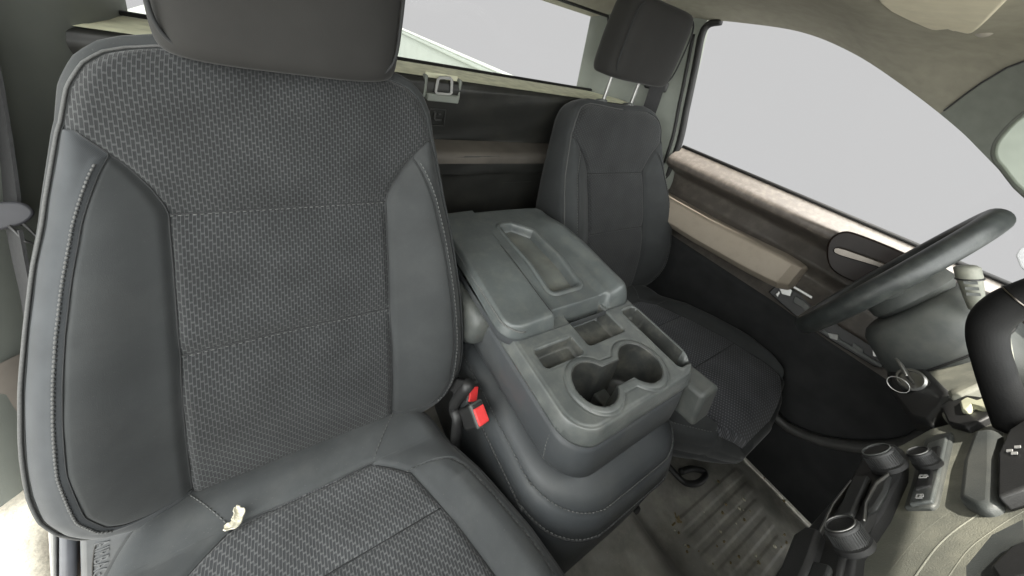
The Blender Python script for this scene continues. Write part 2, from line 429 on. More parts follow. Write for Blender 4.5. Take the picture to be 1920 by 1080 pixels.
ZZ += .006*np.clip((XX-.725)/.03, 0, 1)
nx, ny = len(xs), len(ys)
V = np.stack([XX.ravel(), YY.ravel(), ZZ.ravel()], 1)
Fc = [(j*nx+i, j*nx+i+1, (j+1)*nx+i+1, (j+1)*nx+i) for j in range(ny-1) for i in range(nx-1)]
fl = link_mesh('floor', V, Fc, M_floor); tag(fl, kind='structure')

# -- rear wall moulding
rear = thing('rear_cab_wall', 'dark moulded cab back wall with pale sill and shelf, behind the seats', 'cab wall', (0, .45, .05))
prof = [(.575, .897), (.540, .899), (.43, .894), (.413, .891), (.404, .884), (.402, .872), (.410, .84), (.428, .78), (.437, .742), (.436, .736), (.425, .733), (.388, .723), (.379, .718), (.376, .708), (.379, .665), (.384, .655), (.392, .60), (.41, .45), (.42, .05)]
def strip(name, prof, x0, x1, mat, parent, nxs=40, wav=0.0):
    V = []; Fc = []; n = len(prof)
    for i in range(nxs+1):
        x = x0+(x1-x0)*i/nxs
        for k, (y, z) in enumerate(prof): V.append((x, y+wav*math.sin(x*21+k), z))
    for i in range(nxs):
        for k in range(n-1): Fc.append((i*n+k, i*n+k+1, (i+1)*n+k+1, (i+1)*n+k))
    return link_mesh(name, V, Fc, mat, parent, sharp=50)
pr = catmull([(0, a, b) for a, b in prof[2:]], 4); pr = [(p[1], p[2]) for p in pr]
keep(strip('wall_moulding', pr, -.72, .60, M_mould, None, 40, .0012), rear)
keep(strip('window_sill', [(.600, .8965), (.545, .8985), (.432, .8965), (.416, .894)], -.72, .60, M_sill, None, 40), rear)
# seam bead under the shelf
keep(strip('parcel_shelf', [(.4345, .7375), (.425, .7350), (.388, .7255), (.378, .7205), (.3735, .708), (.3745, .695)], -.50, .58, simple('lit_shelf', (.075, .066, .055), .7, noise=.35, scale=9, dust=(.07, .065, .06), dust_amt=.6, dscale=6), None, 30), rear)  # paler ledge strip: light falling on the shelf is put into its colour
keep(tube('panel_seam', [(-.6, .3905, .628), (.5, .3905, .628)], .002, M_dark, None, 6), rear)
# child-seat symbol relief
bm = bmesh.new()
for (dx, dz, w, h) in ((-.02, .0, .003, .04), (.02, .0, .003, .04), (0, .02, .04, .003), (0, -.02, .04, .003), (-.006, .004, .006, .018), (.004, -.006, .018, .005), (.006, .008, .008, .004)):
    bm_box(bm, (-.105+dx, .4165, .800+dz), (w, .004, h))
keep(from_bm('embossed_symbol', bm, M_mould, None, bevel=.0008), rear)

# tether bracket on the sill
tb = thing('tether_anchor', 'pale tether anchor bracket with square wire loop on the rear sill', 'anchor', (-.105, .40, .86))
bm = bmesh.new()
bm_box(bm, (-.105, .405, .853), (.078, .030, .018)); bm_box(bm, (-.147, .412, .874), (.007, .022, .05)); bm_box(bm, (-.063, .412, .874), (.007, .022, .05))
keep(from_bm('bracket', bm, M_pillar, None, bevel=.004, seg=3), tb)
bm = bmesh.new(); bm_box(bm, (-.105, .420, .880), (.080, .006, .048))
keep(from_bm('back_plate', bm, M_sill, None, bevel=.002), tb)
lp = [(-.125, .396, .862), (-.121, .400, .897), (-.088, .401, .900), (-.085, .397, .863)]
lp2 = catmull(lp, 3, True)
rng_pts = []
for i in range(4):
    a = np.array(lp[i]); b = np.array(lp[(i+1) % 4])
    for t in (.12, .5, .88): rng_pts.append(a+(b-a)*t)
keep(tube('wire_loop', rng_pts, .0036, M_icon, None, 8, True), tb)

# -- rear glass
rg = thing('rear_window', 'rear cab window with black edge band above the pale sill', 'window', (0, .56, .90))
gl = [(-.68, .56, .9), (.545, .56, .9), (.488, .545, 1.14), (-.62, .545, 1.14)]
def flat_pane(name, P, n, th, mat, parent): return keep(plate(name, P, n, th, mat, None, bevel=0), parent)
flat_pane('glass_pane', gl, (0, 1, 0), .004, M_glass, rg)
band = []
P4 = [np.array(p) for p in gl]
fr = [P4[0]+np.array([.0, -.004, .004]), P4[1]+np.array([-.012, -.004, .004]), P4[1]+np.array([-.004, -.004, .02]), P4[2]+np.array([0, -.004, -.015]), P4[2]+np.array([-.012, -.004, 0]), P4[3]+np.array([0, -.004, 0])]
keep(tube('glass_seal', fr, .0045, M_rubber, None, 8, True), rg)

# -- pickup bed outside
bed = thing('pickup_bed_side', 'white pickup bed side rail seen through the rear window', 'truck bed', (.9, 2.3, .1))
bm = bmesh.new()
bm_box(bm, (.86, 2.6, .50), (.10, 3.4, .53)); bm_box(bm, (.845, 2.6, .752), (.14, 3.4, .035))
keep(from_bm('bed_wall', bm, M_white, None, bevel=.012, seg=3), bed)
bm = bmesh.new(); bm_box(bm, (.785, 2.6, .775), (.022, 3.4, .012)); keep(from_bm('rail_lip', bm, M_white, None, bevel=.003), bed)
for k in range(9):
    y = 1.25+.33*k
    bm = bmesh.new(); bm_box(bm, (.835, y, .7703), (.018, .03, .004)); keep(from_bm('rail_slot', bm, M_dark, None, bevel=0), bed)
bm = bmesh.new(); bm_box(bm, (0, 2.6, .20), (1.7, 3.4, .04)); bm_box(bm, (0, .72, .42), (1.62, .05, .50)); bm_box(bm, (-.86, 2.6, .48), (.12, 3.4, .55))
keep(from_bm('bed_floor', bm, M_white, None, bevel=.008), bed)

# -- roof lining and rails
edge = [(.57, 1.165), (.45, 1.185), (.36, 1.197), (.25, 1.2005), (.09, 1.195), (-.04, 1.163), (-.163, 1.110), (-.264, 1.058), (-.327, 1.018), (-.42, .955), (-.52, .885)]
ed = catmull([(.722, a, b) for a, b in edge], 6)
roof = thing('roof_lining', 'beige cloth roof lining curving down to the side rail above the driver door', 'headliner', (0, .2, 1.2))
def liner_row(p, sign):
    y, ze = p[1], p[2]
    k = np.clip((y+.20)/.35, 0, 1)
    zr = max(min(1.185+.045*k, 1.23), ze+.02)
    zr = min(zr, max(1.185, ze+.03)) if y > -.20 else zr
    q = np.clip((-.16-y)/.10, 0, 1); zr = zr*(1-q)+(ze+.112)*q
    sh = np.clip((.10-y)/.34, 0, 1)
    row = []
    for f, w in ((0, 0.0), (.010, .07), (.022, .17), (.045, .36), (.075, .56), (.12, .77), (.20, .92), (.30, 1.0)):
        row.append((sign*(.722-f), y-sh*.05*f/.12, ze+(zr-ze)*w))
    return row
ksp = max(i for i, p in enumerate(ed) if p[1] > -.240)
roof_e = ed[:ksp+1]
for s_ in (1, -1):
    rows = [liner_row(p, s_) for p in roof_e]
    keep(loft('lining_panel', rows, M_liner, None, caps=(False, False), closed=False), roof)
mid = [liner_row(p, 1)[-1] for p in roof_e]
V = [(x*q, y, z+.002*(1-abs(q))) for x, y, z in mid for q in np.linspace(-1, 1, 9)]
Fq = [(a*9+b, a*9+b+1, (a+1)*9+b+1, (a+1)*9+b) for a in range(len(mid)-1) for b in range(8)]
keep(link_mesh('lining_centre', V, Fq, M_liner), roof)
bm = bmesh.new(); bm_box(bm, (0, .19, 1.262), (1.40, .80, .02)); keep(from_bm('roof_skin', bm, M_white, None, bevel=.004), roof)
# rear header above the back glass
keep(strip('rear_header', [(.60, 1.13), (.565, 1.142), (.55, 1.15), (.53, 1.172), (.47, 1.215), (.42, 1.232)], -.7, .7, M_liner, None, 10), roof)

# -- A pillar trim (driver side)
ap = thing('windscreen_pillar_trim', 'grey green windscreen pillar trim panel right of the driver window', 'pillar trim', (.70, -.35, .9))
rows = [liner_row(p, 1) for p in ed[ksp:]]
o = loft('pillar_cover', rows, simple('pillar_cover_plastic', (.21, .225, .20), .7, noise=.08, bump=.25), None, caps=(False, False), closed=False); keep(o, ap)
r0 = rows[0]; keep(tube('joint_line', [np.array(q)+np.array([-.001, .0, -.001]) for q in r0[1:]], .0016, M_dark, None, 6), ap)

# -- driver B pillar trim
bp_ = thing('door_pillar_trim', 'grey green cab corner trim behind the driver seat headrest', 'pillar trim', (.62, .40, .3))
rows = []
for z in np.linspace(.05, 1.215, 14):
    k = (z-.8)/.4; lean = .085*max(k, -.3); tum = -.055*max(k, 0)
    rows.append([(.50+tum*.9, .60, z), (.53+tum, .555+lean*.1, z), (.565+tum, .52+lean*.2, z), (.61+tum*.6, .475+lean*.5, z), (.655+tum*.3, .42+lean*.8, z), (.695, .335+lean, z), (.712, .285+lean, z), (.722, .272+lean, z), (.74, .272+lean, z)])
o = loft('pillar_cover', rows, M_pillar, None, caps=(False, False), closed=False); keep(o, bp_)
bm = bmesh.new(); bm_box(bm, (.655, .399, .975), (.075, .02, .035), Matrix.Rotation(math.radians(-52), 3, 'Z')); keep(from_bm('belt_slot', bm, M_dark, None, bevel=.006), bp_)
# seat belt at the driver pillar
sb = thing('driver_seat_belt', 'black belt webbing hanging from the pillar slot behind the driver headrest', 'seat belt', (.645, .39, .3))
def belt(name, pts, w, wdir, mat, parent, th=.0016):
    wd = np.array(wdir, float); wd /= np.linalg.norm(wd); rings = []
    for i, p in enumerate(pts):
        p = np.array(p, float); a = np.array(pts[max(i-1, 0)], float); b = np.array(pts[min(i+1, len(pts)-1)], float)
        t = (b-a)/np.linalg.norm(b-a); w_ = wd-t*np.dot(wd, t); w_ /= np.linalg.norm(w_); nn = np.cross(t, w_)
        rings.append([p+w_*w/2+nn*th, p-w_*w/2+nn*th, p-w_*w/2-nn*th, p+w_*w/2-nn*th])
    return keep(loft(name, rings, mat, None, sharp=40), parent)
belt('webbing', catmull([(.640, .385, .985), (.632, .374, .93), (.634, .372, .85), (.645, .372, .70), (.655, .365, .40), (.66, .36, .20)], 5), .046, (.62, -.78, 0), M_belt, sb)

# -- rubber door seal
seal = thing('door_seal', 'black rubber seal framing the rear and top edge of the driver door window', 'seal', (.72, .3, .8))
sp_ = [(.722, .262, .30), (.722, .264, .60), (.722, .272, .80), (.721, .300, .93), (.720, .330, 1.06), (.719, .352, 1.15), (.720, .345, 1.185), (.722, .31, 1.198)]
keep(tube('outer_bead', catmull(sp_, 6), .011, M_rubber, None, 10), seal)
keep(tube('inner_bead', [np.array(p)+np.array([-.012, .022, 0]) for p in catmull(sp_[:6], 6)], .0055, M_rubber, None, 8), seal)

# ------------------------------------------------------------------ driver door
door = thing('driver_door', 'dark brown plastic driver door panel with sunlit dusty top rail and armrest', 'door', (.74, -.1, .05))
ys = np.linspace(-.62, .268, 260); zs = np.linspace(.06, .803, 220)
YY, ZZ = np.meshgrid(ys, zs)
def sst(a, b, x):
    t = np.clip((x-a)/(b-a), 0, 1); return t*t*(3-2*t)
bul = .050*sst(.70, .755, ZZ)*(1-sst(.757, .806, ZZ)**1.3*.97)                  # top rail
bul += -.012*sst(.60, .66, ZZ)*(1-sst(.70, .74, ZZ))*sst(-.20, -.10, YY)      # recess between rail and armrest
bul += .035*(1-sst(.50, .56, ZZ))                                             # lower panel
bul += .030*sst(.545, .575, ZZ)*(1-sst(.63, .66, ZZ))
bul += .020*(1-sst(-.34, -.18, YY))*(1-sst(.70, .76, ZZ))                     # forward part swells
bul += .03*sst(.20, .27, YY)*0
XX = .735-bul
n1, n2 = len(ys), len(zs)
V = np.stack([XX.ravel(), YY.ravel(), ZZ.ravel()], 1)
split = int(np.searchsorted(zs, .515))
Fa = [(j*n1+i, j*n1+i+1, (j+1)*n1+i+1, (j+1)*n1+i) for j in range(split, n2-1) for i in range(n1-1)]
Fb = [(j*n1+i, j*n1+i+1, (j+1)*n1+i+1, (j+1)*n1+i) for j in range(split) for i in range(n1-1)]
rs_ = int(np.searchsorted(zs, .745))
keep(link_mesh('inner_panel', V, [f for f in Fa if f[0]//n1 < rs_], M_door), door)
keep(link_mesh('top_rail', V, [f for f in Fa if f[0]//n1 >= rs_], simple('lit_dusty_rail', (.115, .100, .088), .40, noise=.1, scale=60, bump=.6, bscale=900, dust=(.28, .25, .21), dust_amt=.4, dscale=60)), door)  # highlight along the rail is put into a paler colour, plus dust
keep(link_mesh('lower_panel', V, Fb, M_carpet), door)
bm = bmesh.new(); bm_box(bm, (.775, -.17, .42), (.05, .90, .74)); keep(from_bm('outer_skin', bm, M_white, None, bevel=.01), door)
keep(tube('window_seal', [(.738, -.62, .806), (.738, .265, .806)], .006, M_rubber, None, 8), door)
# armrest
rings = []
for y, k in ((.30, 1), (.20, 1), (.05, 1), (-.10, 1), (-.155, .97), (-.185, .86), (-.203, .62), (-.209, .3)):
    hx = .070*k; zc = .607+.0*y; xc = .715
    ring = []
    for (dx, dz) in ((.0, .038), (-.040, .041), (-.066, .041), (-.0705, .0395), (-.074, .036), (-.088, .008), (-.0945, -.012), (-.095, -.018), (-.091, -.024), (-.06, -.046), (0, -.052)):
        ring.append((xc+dx*k if dx else xc, y, zc-.03*max(0, -y-.0)*0+dz*(.6+.4*k)+.012*(1 if y < 0 else 0)*min(1, -y/.15)))
    rings.append(ring)
arm = keep(loft('armrest', rings, M_arm, None, caps=(False, True), sharp=24), door)
# handle bezel and lever
hb0 = (.676, -.26, .735); hn = (-1, -.05, .12)
keep(trace('handle_bezel', [(1549, 472), (1556, 448), (1580, 434), (1612, 440), (1700, 476), (1730, 500), (1700, 540), (1640, 542), (1580, 520), (1555, 500)], hb0, hn, .012, M_gloss, None, .004, .004, 3, 3), door)
keep(trace('handle_lever', [(1562, 470), (1572, 464), (1620, 480), (1668, 498), (1704, 514), (1698, 521), (1640, 499), (1574, 479)], hb0, hn, .010, M_chrome, None, .018, .003, 3, 3), door)
# opening where the switch plate is missing
sw = keep(trace('switch_opening', [(1440, 548), (1462, 527), (1520, 562), (1600, 600), (1668, 652), (1664, 690), (1640, 688), (1560, 640), (1490, 592)], (.685, -.25, .53), (-1, 0, .35), .02, M_dark, None, .002, .003), door)
def clip(name, px, lift, mat, th=.006):
    return keep(trace(name, px, (.685, -.25, .53), (-1, 0, .35), th, mat, None, lift, .0012), door)
clip('metal_clip', [(1460, 540), (1476, 534), (1486, 545), (1482, 556), (1466, 552)], .010, M_steel)
clip('metal_clip', [(1454, 552), (1460, 545), (1464, 548), (1458, 558)], .009, M_steel)
clip('metal_clip', [(1634, 652), (1650, 650), (1660, 662), (1654, 672), (1636, 668)], .010, M_steel)
clip('metal_clip', [(1552, 624), (1572, 628), (1570, 638), (1556, 634)], .009, simple('clip_grey', (.3, .3, .29), .5))
keep(trace('opening_rail', [(1464, 526), (1468, 523), (1524, 556), (1522, 561)], (.685, -.25, .53), (-1, 0, .35), .005, M_steel, None, .010, .001), door)
keep(trace('opening_rail', [(1540, 622), (1545, 618), (1655, 684), (1652, 690)], (.685, -.25, .53), (-1, 0, .35), .004, M_plast, None, .008, .001), door)
for px in ((1490, 560, 1510, 572), (1506, 570, 1518, 580), (1600, 648, 1620, 662)):
    clip('connector', [(px[0], px[1]-6), (px[2], px[3]-6), (px[2]-4, px[3]+6), (px[0]-4, px[1]+6)], .007, M_plast)
# pocket edge low on the door
pe = catmull([tuple(on_x(u, v, .67)) for u, v in ((1436, 762), (1478, 800), (1540, 826), (1620, 838), (1700, 832), (1760, 800))], 6)
keep(tube('map_pocket_edge', pe, .013, simple('pocket_plastic', (.05, .05, .048), .4, noise=.2), None, 10), door)

# driver window pane
wp = [p for p in ed if p[1] < .36 and p[1] > -.54]
pane = [(.738, .275, .80)]+[(.738, p[1], p[2]) for p in wp]+[(.738, -.52, .80)]
dw = plate('driver_window', pane, (1, 0, 0), .004, M_glass, None, 0)
tag(dw, 'clear driver door window pane above the sunlit dusty door rail', 'window')

# -- passenger side rear corner trim and belt
pp = thing('cab_corner_trim', 'grey green cab corner trim at the left edge behind the passenger seat', 'pillar trim', (-.70, .35, .05))
rows = []
for z in np.linspace(.29, 1.215, 14):
    k = (z-.8)/.4; lean = .06*k
    rows.append([(-.648, .60, z), (-.650, .50, z), (-.658, .44, z), (-.675, .395+lean*.3, z), (-.70, .345+lean*.6, z), (-.725, .28+lean, z), (-.748, .23+lean, z), (-.78, .20+lean, z), (-.82, .20+lean, z)])
up = [r for r in rows]
keep(loft('pillar_cover', up, simple('dark_pillar_trim', (.135, .145, .13), .7, noise=.12, scale=10, bump=.2), None, caps=(False, False), closed=False), pp)
rows2 = []
for z, b in ((.50, 0), (.42, .004), (.34, .006), (.30, .004), (.285, -.004), (.28, -.02)):
    rows2.append([(-.60, .46-b, z), (-.66, .36-b, z), (-.70, .27-b, z), (-.732+b, .195-b, z), (-.765, .165-b, z), (-.82, .165-b, z)])
keep(loft('lower_cover', rows2, simple('brown_trim', (.13, .115, .10), .7, noise=.1), None, caps=(False, False), closed=False), pp)
pb = thing('passenger_seat_belt', 'black belt webbing with latch plate at the left edge beside the passenger seat', 'seat belt', (-.72, .24, .1))
b1 = [on_x(u, v, -.715) for u, v in ((-60, -90), (0, 70), (28, 220), (52, 395))]
b1 = [p+np.array([0, -.035, 0]) for p in b1]
belt('webbing', catmull(b1, 5), .04, (.6, -.8, 0), M_belt, pb)
b2 = [on_x(u, v, -.70)+np.array([0, -.03, 0]) for u, v in ((50, 405), (62, 470), (80, 560), (95, 700))]
belt('lower_webbing', catmull(b2, 4), .03, (.6, -.8, 0), M_belt, pb)
c = on_x(34, 378, -.705)+np.array([0, -.035, 0]); A = axes_from(CC-c, (1, 0, .3))
def loc_pts(c, A, pts): return [np.array(c)+np.array(A @ Vector(p)) for p in pts]
P = catmull(loc_pts(c, A, [(-.022, .010, 0), (-.008, .017, 0), (.016, .012, 0), (.022, -.004, 0), (.008, -.015, 0), (-.018, -.012, 0)]), 4, True)
keep(plate('latch_plate', P, tuple(A.col[2]), .010, simple('latch_grey', (.035, .035, .04), .5, noise=.1), None, .003, 3), pb)
P = loc_pts(c, A, [(.0, -.012, .004), (.004, -.034, .006), (.010, -.042, .004), (.014, -.036, .002), (.01, -.014, 0)])
keep(tube('retainer_clip', P, .0016, M_dark, None, 6), pb)

# -- door sill at lower left
st = thing('door_step_trim', 'sunlit beige door step trim at the lower left corner', 'sill trim', (-.78, .1, -.1))
rings = []
for z, ins in ((-.20, 0), (.21, 0), (.245, .004), (.262, .014), (.268, .03)):
    rings.append([(x, y, z) for x, y in rrect(-.80, .13, .085-ins, .09-ins, .03-ins*.5 if ins < .03 else .015)])
keep(loft('step_cover', rings, M_carp, None), st)
bm = bmesh.new(); bm_box(bm, (-.690, .115, .02), (.022, .05, .46)); keep(from_bm('rusty_bracket', bm, M_orange, None, bevel=.005), st)
bm = bmesh.new(); bm_box(bm, (-.74, .25, .08), (.14, .10, .44)); keep(from_bm('grey_backing', bm, simple('grey_trim', (.16, .16, .165), .6, noise=.1), None, bevel=.02, seg=3), st)

# ------------------------------------------------------------------ seats
REC = math.radians(16.0); sR, cR = math.sin(REC), math.cos(REC)
W_ = smooth_tab([-.016, -.010, -.004, .003, .02, .05, .08, .12, .19, .24, .30, .36, .42, .49, .54, .565, .580, .590, .594],
                [.130, .168, .190, .206, .228, .240, .245, .246, .242, .238, .232, .225, .215, .202, .190, .178, .163, .136, .112], k=6)
si_tab = ([-.016, .017, .10, .2266, .34, .40, .412, .432, .456, .474, .4965, .4975, .6], [.135, .134, .131, .127, .127, .128, .131, .140, .155, .170, .190, .30, .30])
st_tab = ([-.016, .0165, .0175, .021, .030, .045, .08, .15, .21, .295, .352, .40, .42, .45, .4735, .6], [.0, .0, .150, .170, .186, .196, .203, .205, .202, .196, .190, .184, .180, .174, .168, .0])
ST = smooth_tab(st_tab[0][2:15], st_tab[1][2:15], k=8)
def si_f(t): return np.minimum(np.interp(t, *si_tab), W_(t))
def st_f(t):
    v = np.where((t >= .0172) & (t <= .4736), ST(t), 0.0)
    return np.minimum(np.maximum(v, si_f(t)), W_(t))
def st_s(t, s):
    v = st_f(t); si = si_f(t)
    return np.minimum(si+(v-si)*np.where(np.asarray(s) < 0, 1.10, 1.25), W_(t))
LUM = smooth_tab([-.02, .03, .10, .17, .25, .33, .40, .48, .54, .6], [-.004, .008, .020, .023, .016, .002, -.011, -.010, -.008, -.016], k=30)
BOL = smooth_tab([-.02, .0, .04, .08, .14, .25, .34, .42, .47, .5, .6], [.004, .010, .022, .030, .034, .034, .030, .020, .010, .003, .0], k=25)
def sstep(x): x = np.clip(x, 0, 1); return x*x*(3-2*x)
def back_d(s, t):
    a = np.abs(s); w = W_(t); si = si_f(t); st = st_s(t, s)
    d = LUM(t)+.012*(a/.2)**2*np.clip((.5-t)/.3, 0, 1)*.5
    x = np.clip((a-si)/np.maximum(w-si, .004), 0, 1)
    p = np.where(x < .72, sstep(x/.72)*.6+.4*np.sin(np.minimum(x/.72, 1)*math.pi/2), 1-.40*((x-.72)/.28)**2)
    d = d+BOL(t)*p*(x > 0)
    # puffed panels between the cross seams
    e = [(-.03, .2266), (.2266, .40), (.40, .60)]
    for lo, hi in e:
        u = np.clip((t-lo)/(hi-lo), 0, 1); ins = (t >= lo) & (t < hi) & (a < si+.002)
        d = d+ins*(.0085*(1-np.abs(2*u-1)**5)-.0085)*np.clip((si+.002-a)/.01, 0, 1)
    d = d-.006*np.exp(-((a-si)/.0055)**2)*np.clip((.4935-t)/.03, 0, 1)
    d = d-.0018*np.exp(-((a-st)/.0022)**2)*(st > si+.004)
    d = d+.0008*np.exp(-((a-st-.007)/.003)**2)*(st > si+.004)
    q = np.clip((a/w-.90)/.10, 0, 1); d = d-.009*q**2.2
    d = d-.012*np.clip((t-.555)/.036, 0, 1)**2 - .004*np.exp(-((s)/.09)**2)*np.clip((t-.5)/.09, 0, 1)
    return d

def conform_grid(rowvals, edges_fn, counts):
    """rows of columns whose lines follow the panel boundaries; returns S (rows x cols), part ranges"""
    S = []; rngs = []
    for r in rowvals:
        e = edges_fn(r); row = [e[0]]
        for k, c in enumerate(counts): row += list(e[k]+(e[k+1]-e[k])*np.arange(1, c+1)/c)
        S.append(row)
    i = 0
    for c in counts: rngs.append((i, i+c)); i += c
    return np.array(S), rngs

def make_seat(name, label, loc, pivot, cat, inner_side, raised, detail=1.0):
    root = thing(name, label, cat, loc)
    sw_k = 1.0 if inner_side > 0 else 1.8
    px, py, pz = 0, pivot[1]-loc[1], pivot[2]-loc[2]
    AS = .985 if inner_side > 0 else 1.0
    def sq(s): return np.where(np.asarray(s) < 0, np.asarray(s)*AS, s)
    def L(s, t, d): s = float(sq(s)); return (px+s, py+t*sR-d*cR, pz+t*cR+d*sR)
    def Lv(s, t, d): s = sq(s); return np.stack([px+s, py+t*sR-d*cR, pz+t*cR+d*sR], -1)
    nT = int(300*detail)
    tv = np.unique(np.concatenate([np.linspace(-.016, .592, nT), [.2266, .40, .017, .0176, .4735, .4965, .4975]]))
    def edges(t):
        w, si = float(W_(t)), float(si_f(t)); return [-w, -float(st_s(t, -1)), -si, si, float(st_s(t, 1)), w]
    S, rg = conform_grid(tv, edges, [int(16*detail), int(36*detail), int(120*detail), int(36*detail), int(16*detail)])
    T = np.repeat(tv[:, None], S.shape[1], 1)
    T = T-.006*np.exp(-(S/.07)**2)*np.clip((T-.54)/.05, 0, 1)
    D = back_d(S, T); D = D+.0006*np.sin(S*60+T*35)*np.sin(T*50-S*20)
    V3 = Lv(S, T, D)
    # shell: sides, top cap and rear
    def outline(k=90):
        tt = np.linspace(-.016, .592, k); o = [(-float(W_(t)), t) for t in tt]
        o += [(s, .592) for s in np.linspace(-float(W_(.592)), float(W_(.592)), 14)[1:-1]]
        o += [(float(W_(t)), t) for t in tt[::-1]]
        return np.array(o)
    O = outline(); O[:, 1] = O[:, 1]-.006*np.exp(-(O[:, 0]/.07)**2)*np.clip((O[:, 1]-.54)/.05, 0, 1)
    d0 = back_d(O[:, 0], O[:, 1])
    tan = np.gradient(O, axis=0); nrm = np.stack([-tan[:, 1], tan[:, 0]], 1); nrm /= np.linalg.norm(nrm, axis=1)[:, None]+1e-9
    for _ in range(6): nrm[1:-1] = (nrm[:-2]+2*nrm[1:-1]+nrm[2:])/4
    nrm /= np.linalg.norm(nrm, axis=1)[:, None]+1e-9
    rings = []
    for off, dz in ((0, 0), (.003, -.001), (.0075, -.006), (.010, -.014), (.0115, -.035), (.011, -.075), (.006, -.095), (-.006, -.108), (-.03, -.114)):
        dd = d0*(1-min(1, -dz/.05))+dz
        kt = off*(1+.5*np.clip((O[:, 1]-.50)/.08, 0, 1)); rings.append(list(Lv(O[:, 0]+nrm[:, 0]*kt, O[:, 1]+nrm[:, 1]*kt, dd)))
    shell = loft('backrest', rings, M_cloth, root, caps=(False, True), closed=True)
    uvf = lambda co: (co[0], ((co[1]-py)*sR+(co[2]-pz)*cR))
    def part(nm, r, mat, rows=None, uv=None, par=shell):
        sub = V3[:, r[0]:r[1]+1]; h, w = sub.shape[:2]; Fq = []
        lo, hi = rows if rows else (0, h-1)
        for j in range(lo, hi):
            for i in range(w-1): Fq.append((j*w+i, j*w+i+1, (j+1)*w+i+1, (j+1)*w+i))
        return link_mesh(nm, sub.reshape(-1, 3), Fq, mat, par, uv=uv)
    part('woven_panel', rg[2], M_weave, uv=uvf)
    part('bolster', rg[1], M_cloth); part('bolster', rg[3], M_cloth)
    outer_mat = M_twill
    part('side_strip', rg[0], outer_mat if inner_side > 0 else M_cloth); part('side_strip', rg[4], M_cloth if inner_side > 0 else M_cloth)
    # piping round the front edge, seams and stitching
    pip = [L(o[0]+n_[0]*.003, o[1]+n_[1]*.003, dd+.0005) for o, n_, dd in zip(O, nrm, d0)]
    half = len(pip)//2
    tube('piping', pip[:half+1], .0017, M_pipe, shell, 6); tube('piping', pip[half:], .0016, M_cloth, shell, 6)
    for sg in (-1, 1):
        tt = np.linspace(.0176, .4733, 120)
        tube('panel_seam', [L(sg*float(si_f(t)), t, float(back_d(np.array(sg*si_f(t)), np.array(t)))+.0002) for t in np.linspace(.012, .4965, 90)], .0011*sw_k, M_seam, shell, 5)
        tt = np.concatenate([[.0174], tt])
        pts = [(sg*float(si_f(.0174)), .0172)]+[(sg*float(st_s(t, sg)), t) for t in tt]
        P = [L(s, t, float(back_d(np.array(s), np.array(t)))+.0012) for s, t in pts]
        tube('panel_seam', P, .0006*sw_k, M_seam, shell, 5)
        side_off = .0055
        P2 = [L(s+sg*side_off, t, float(back_d(np.array(s+sg*side_off), np.array(t)))+.001) for s, t in pts[6:-2]]
        if sg == -1 and inner_side > 0: dashes('stitching', P2, .0014, M_pipe, shell, .0038, .0008, 6)
        else: dashes('stitching', P2, .0009, M_thread, shell, .0045, .0025)
    for t0 in (.2266, .40):
        ss = np.linspace(-float(si_f(t0))+.001, float(si_f(t0))-.001, 40)
        tube('cross_seam', [L(s, t0-.0008, float(back_d(np.array(s), np.array(t0)))+.0006) for s in ss], .0010*sw_k, M_seam, shell, 5)
    # cross seam thread (light) just under
        dashes('stitching', [L(s, t0-.0026, float(back_d(np.array(s), np.array(t0-.0026)))+.0005) for s in ss], .0006, M_thread, shell, .004, .003, 4)
    # ---- headrest
    lift = .085 if raised else 0.0
    hc_t, hc_d = .684+lift*.96, -.014+lift*.28
    hrings = []; nn = 48
    tilt = math.radians(3 if raised else 6)
    for v in np.linspace(-1, 1, 26):
        zz = .100*np.sign(v)*(1-(1-abs(v))**2.2)**(1/1.0) if False else .102*math.sin(v*math.pi/2)
        sc = (1-abs(v)**6*0)*max(.0, 1-abs(math.sin(v*math.pi/2))**7)**(1/5)
        ring = []
        hw = .136 - .008*max(zz, 0)/.1
        for k in range(nn):
            a = 2*math.pi*k/nn; ca, sa = math.cos(a), math.sin(a)
            ex = 2/4.2
            x = hw*math.copysign(abs(ca)**ex, ca)*(.80+.20*sc if sc > .02 else .80)
            yv = .058*math.copysign(abs(sa)**(2/3.2), sa)*(.30+.70*sc)
            yv += -.010*(x/.146)**2*(1 if sa < 0 else -.5)*0
            z2 = zz*(1-.06*(x/.146)**4)
            # rotate about x by tilt, local up = vertical
            yy = yv*math.cos(tilt)+z2*math.sin(tilt)*-1; z3 = z2*math.cos(tilt)+yv*math.sin(tilt)*1
            b = L(0, hc_t, hc_d)
            ring.append((b[0]+x+.010, b[1]+yy, b[2]+z3+.004))
        hrings.append(ring)
    hr = loft('headrest', hrings, M_cap, root)
    # seam round the front of the headrest
    b = L(0, hc_t, hc_d); sm = []
    for k in range(64):
        a = 2*math.pi*k/64; x = .139*math.copysign(abs(math.cos(a))**(2/5), math.cos(a)); z = .094*math.copysign(abs(math.sin(a))**(2/5), math.sin(a))
        y = -.046+.004*(abs(z)/.094)**3
        yy = y*math.cos(tilt)-z*math.sin(tilt); zz = z*math.cos(tilt)+y*math.sin(tilt)+.004
        sm.append((b[0]+x*.915+.010, b[1]+yy, b[2]+zz*1.012))
    tube('headrest_seam', sm, .0022, M_seam, hr, 6, True)
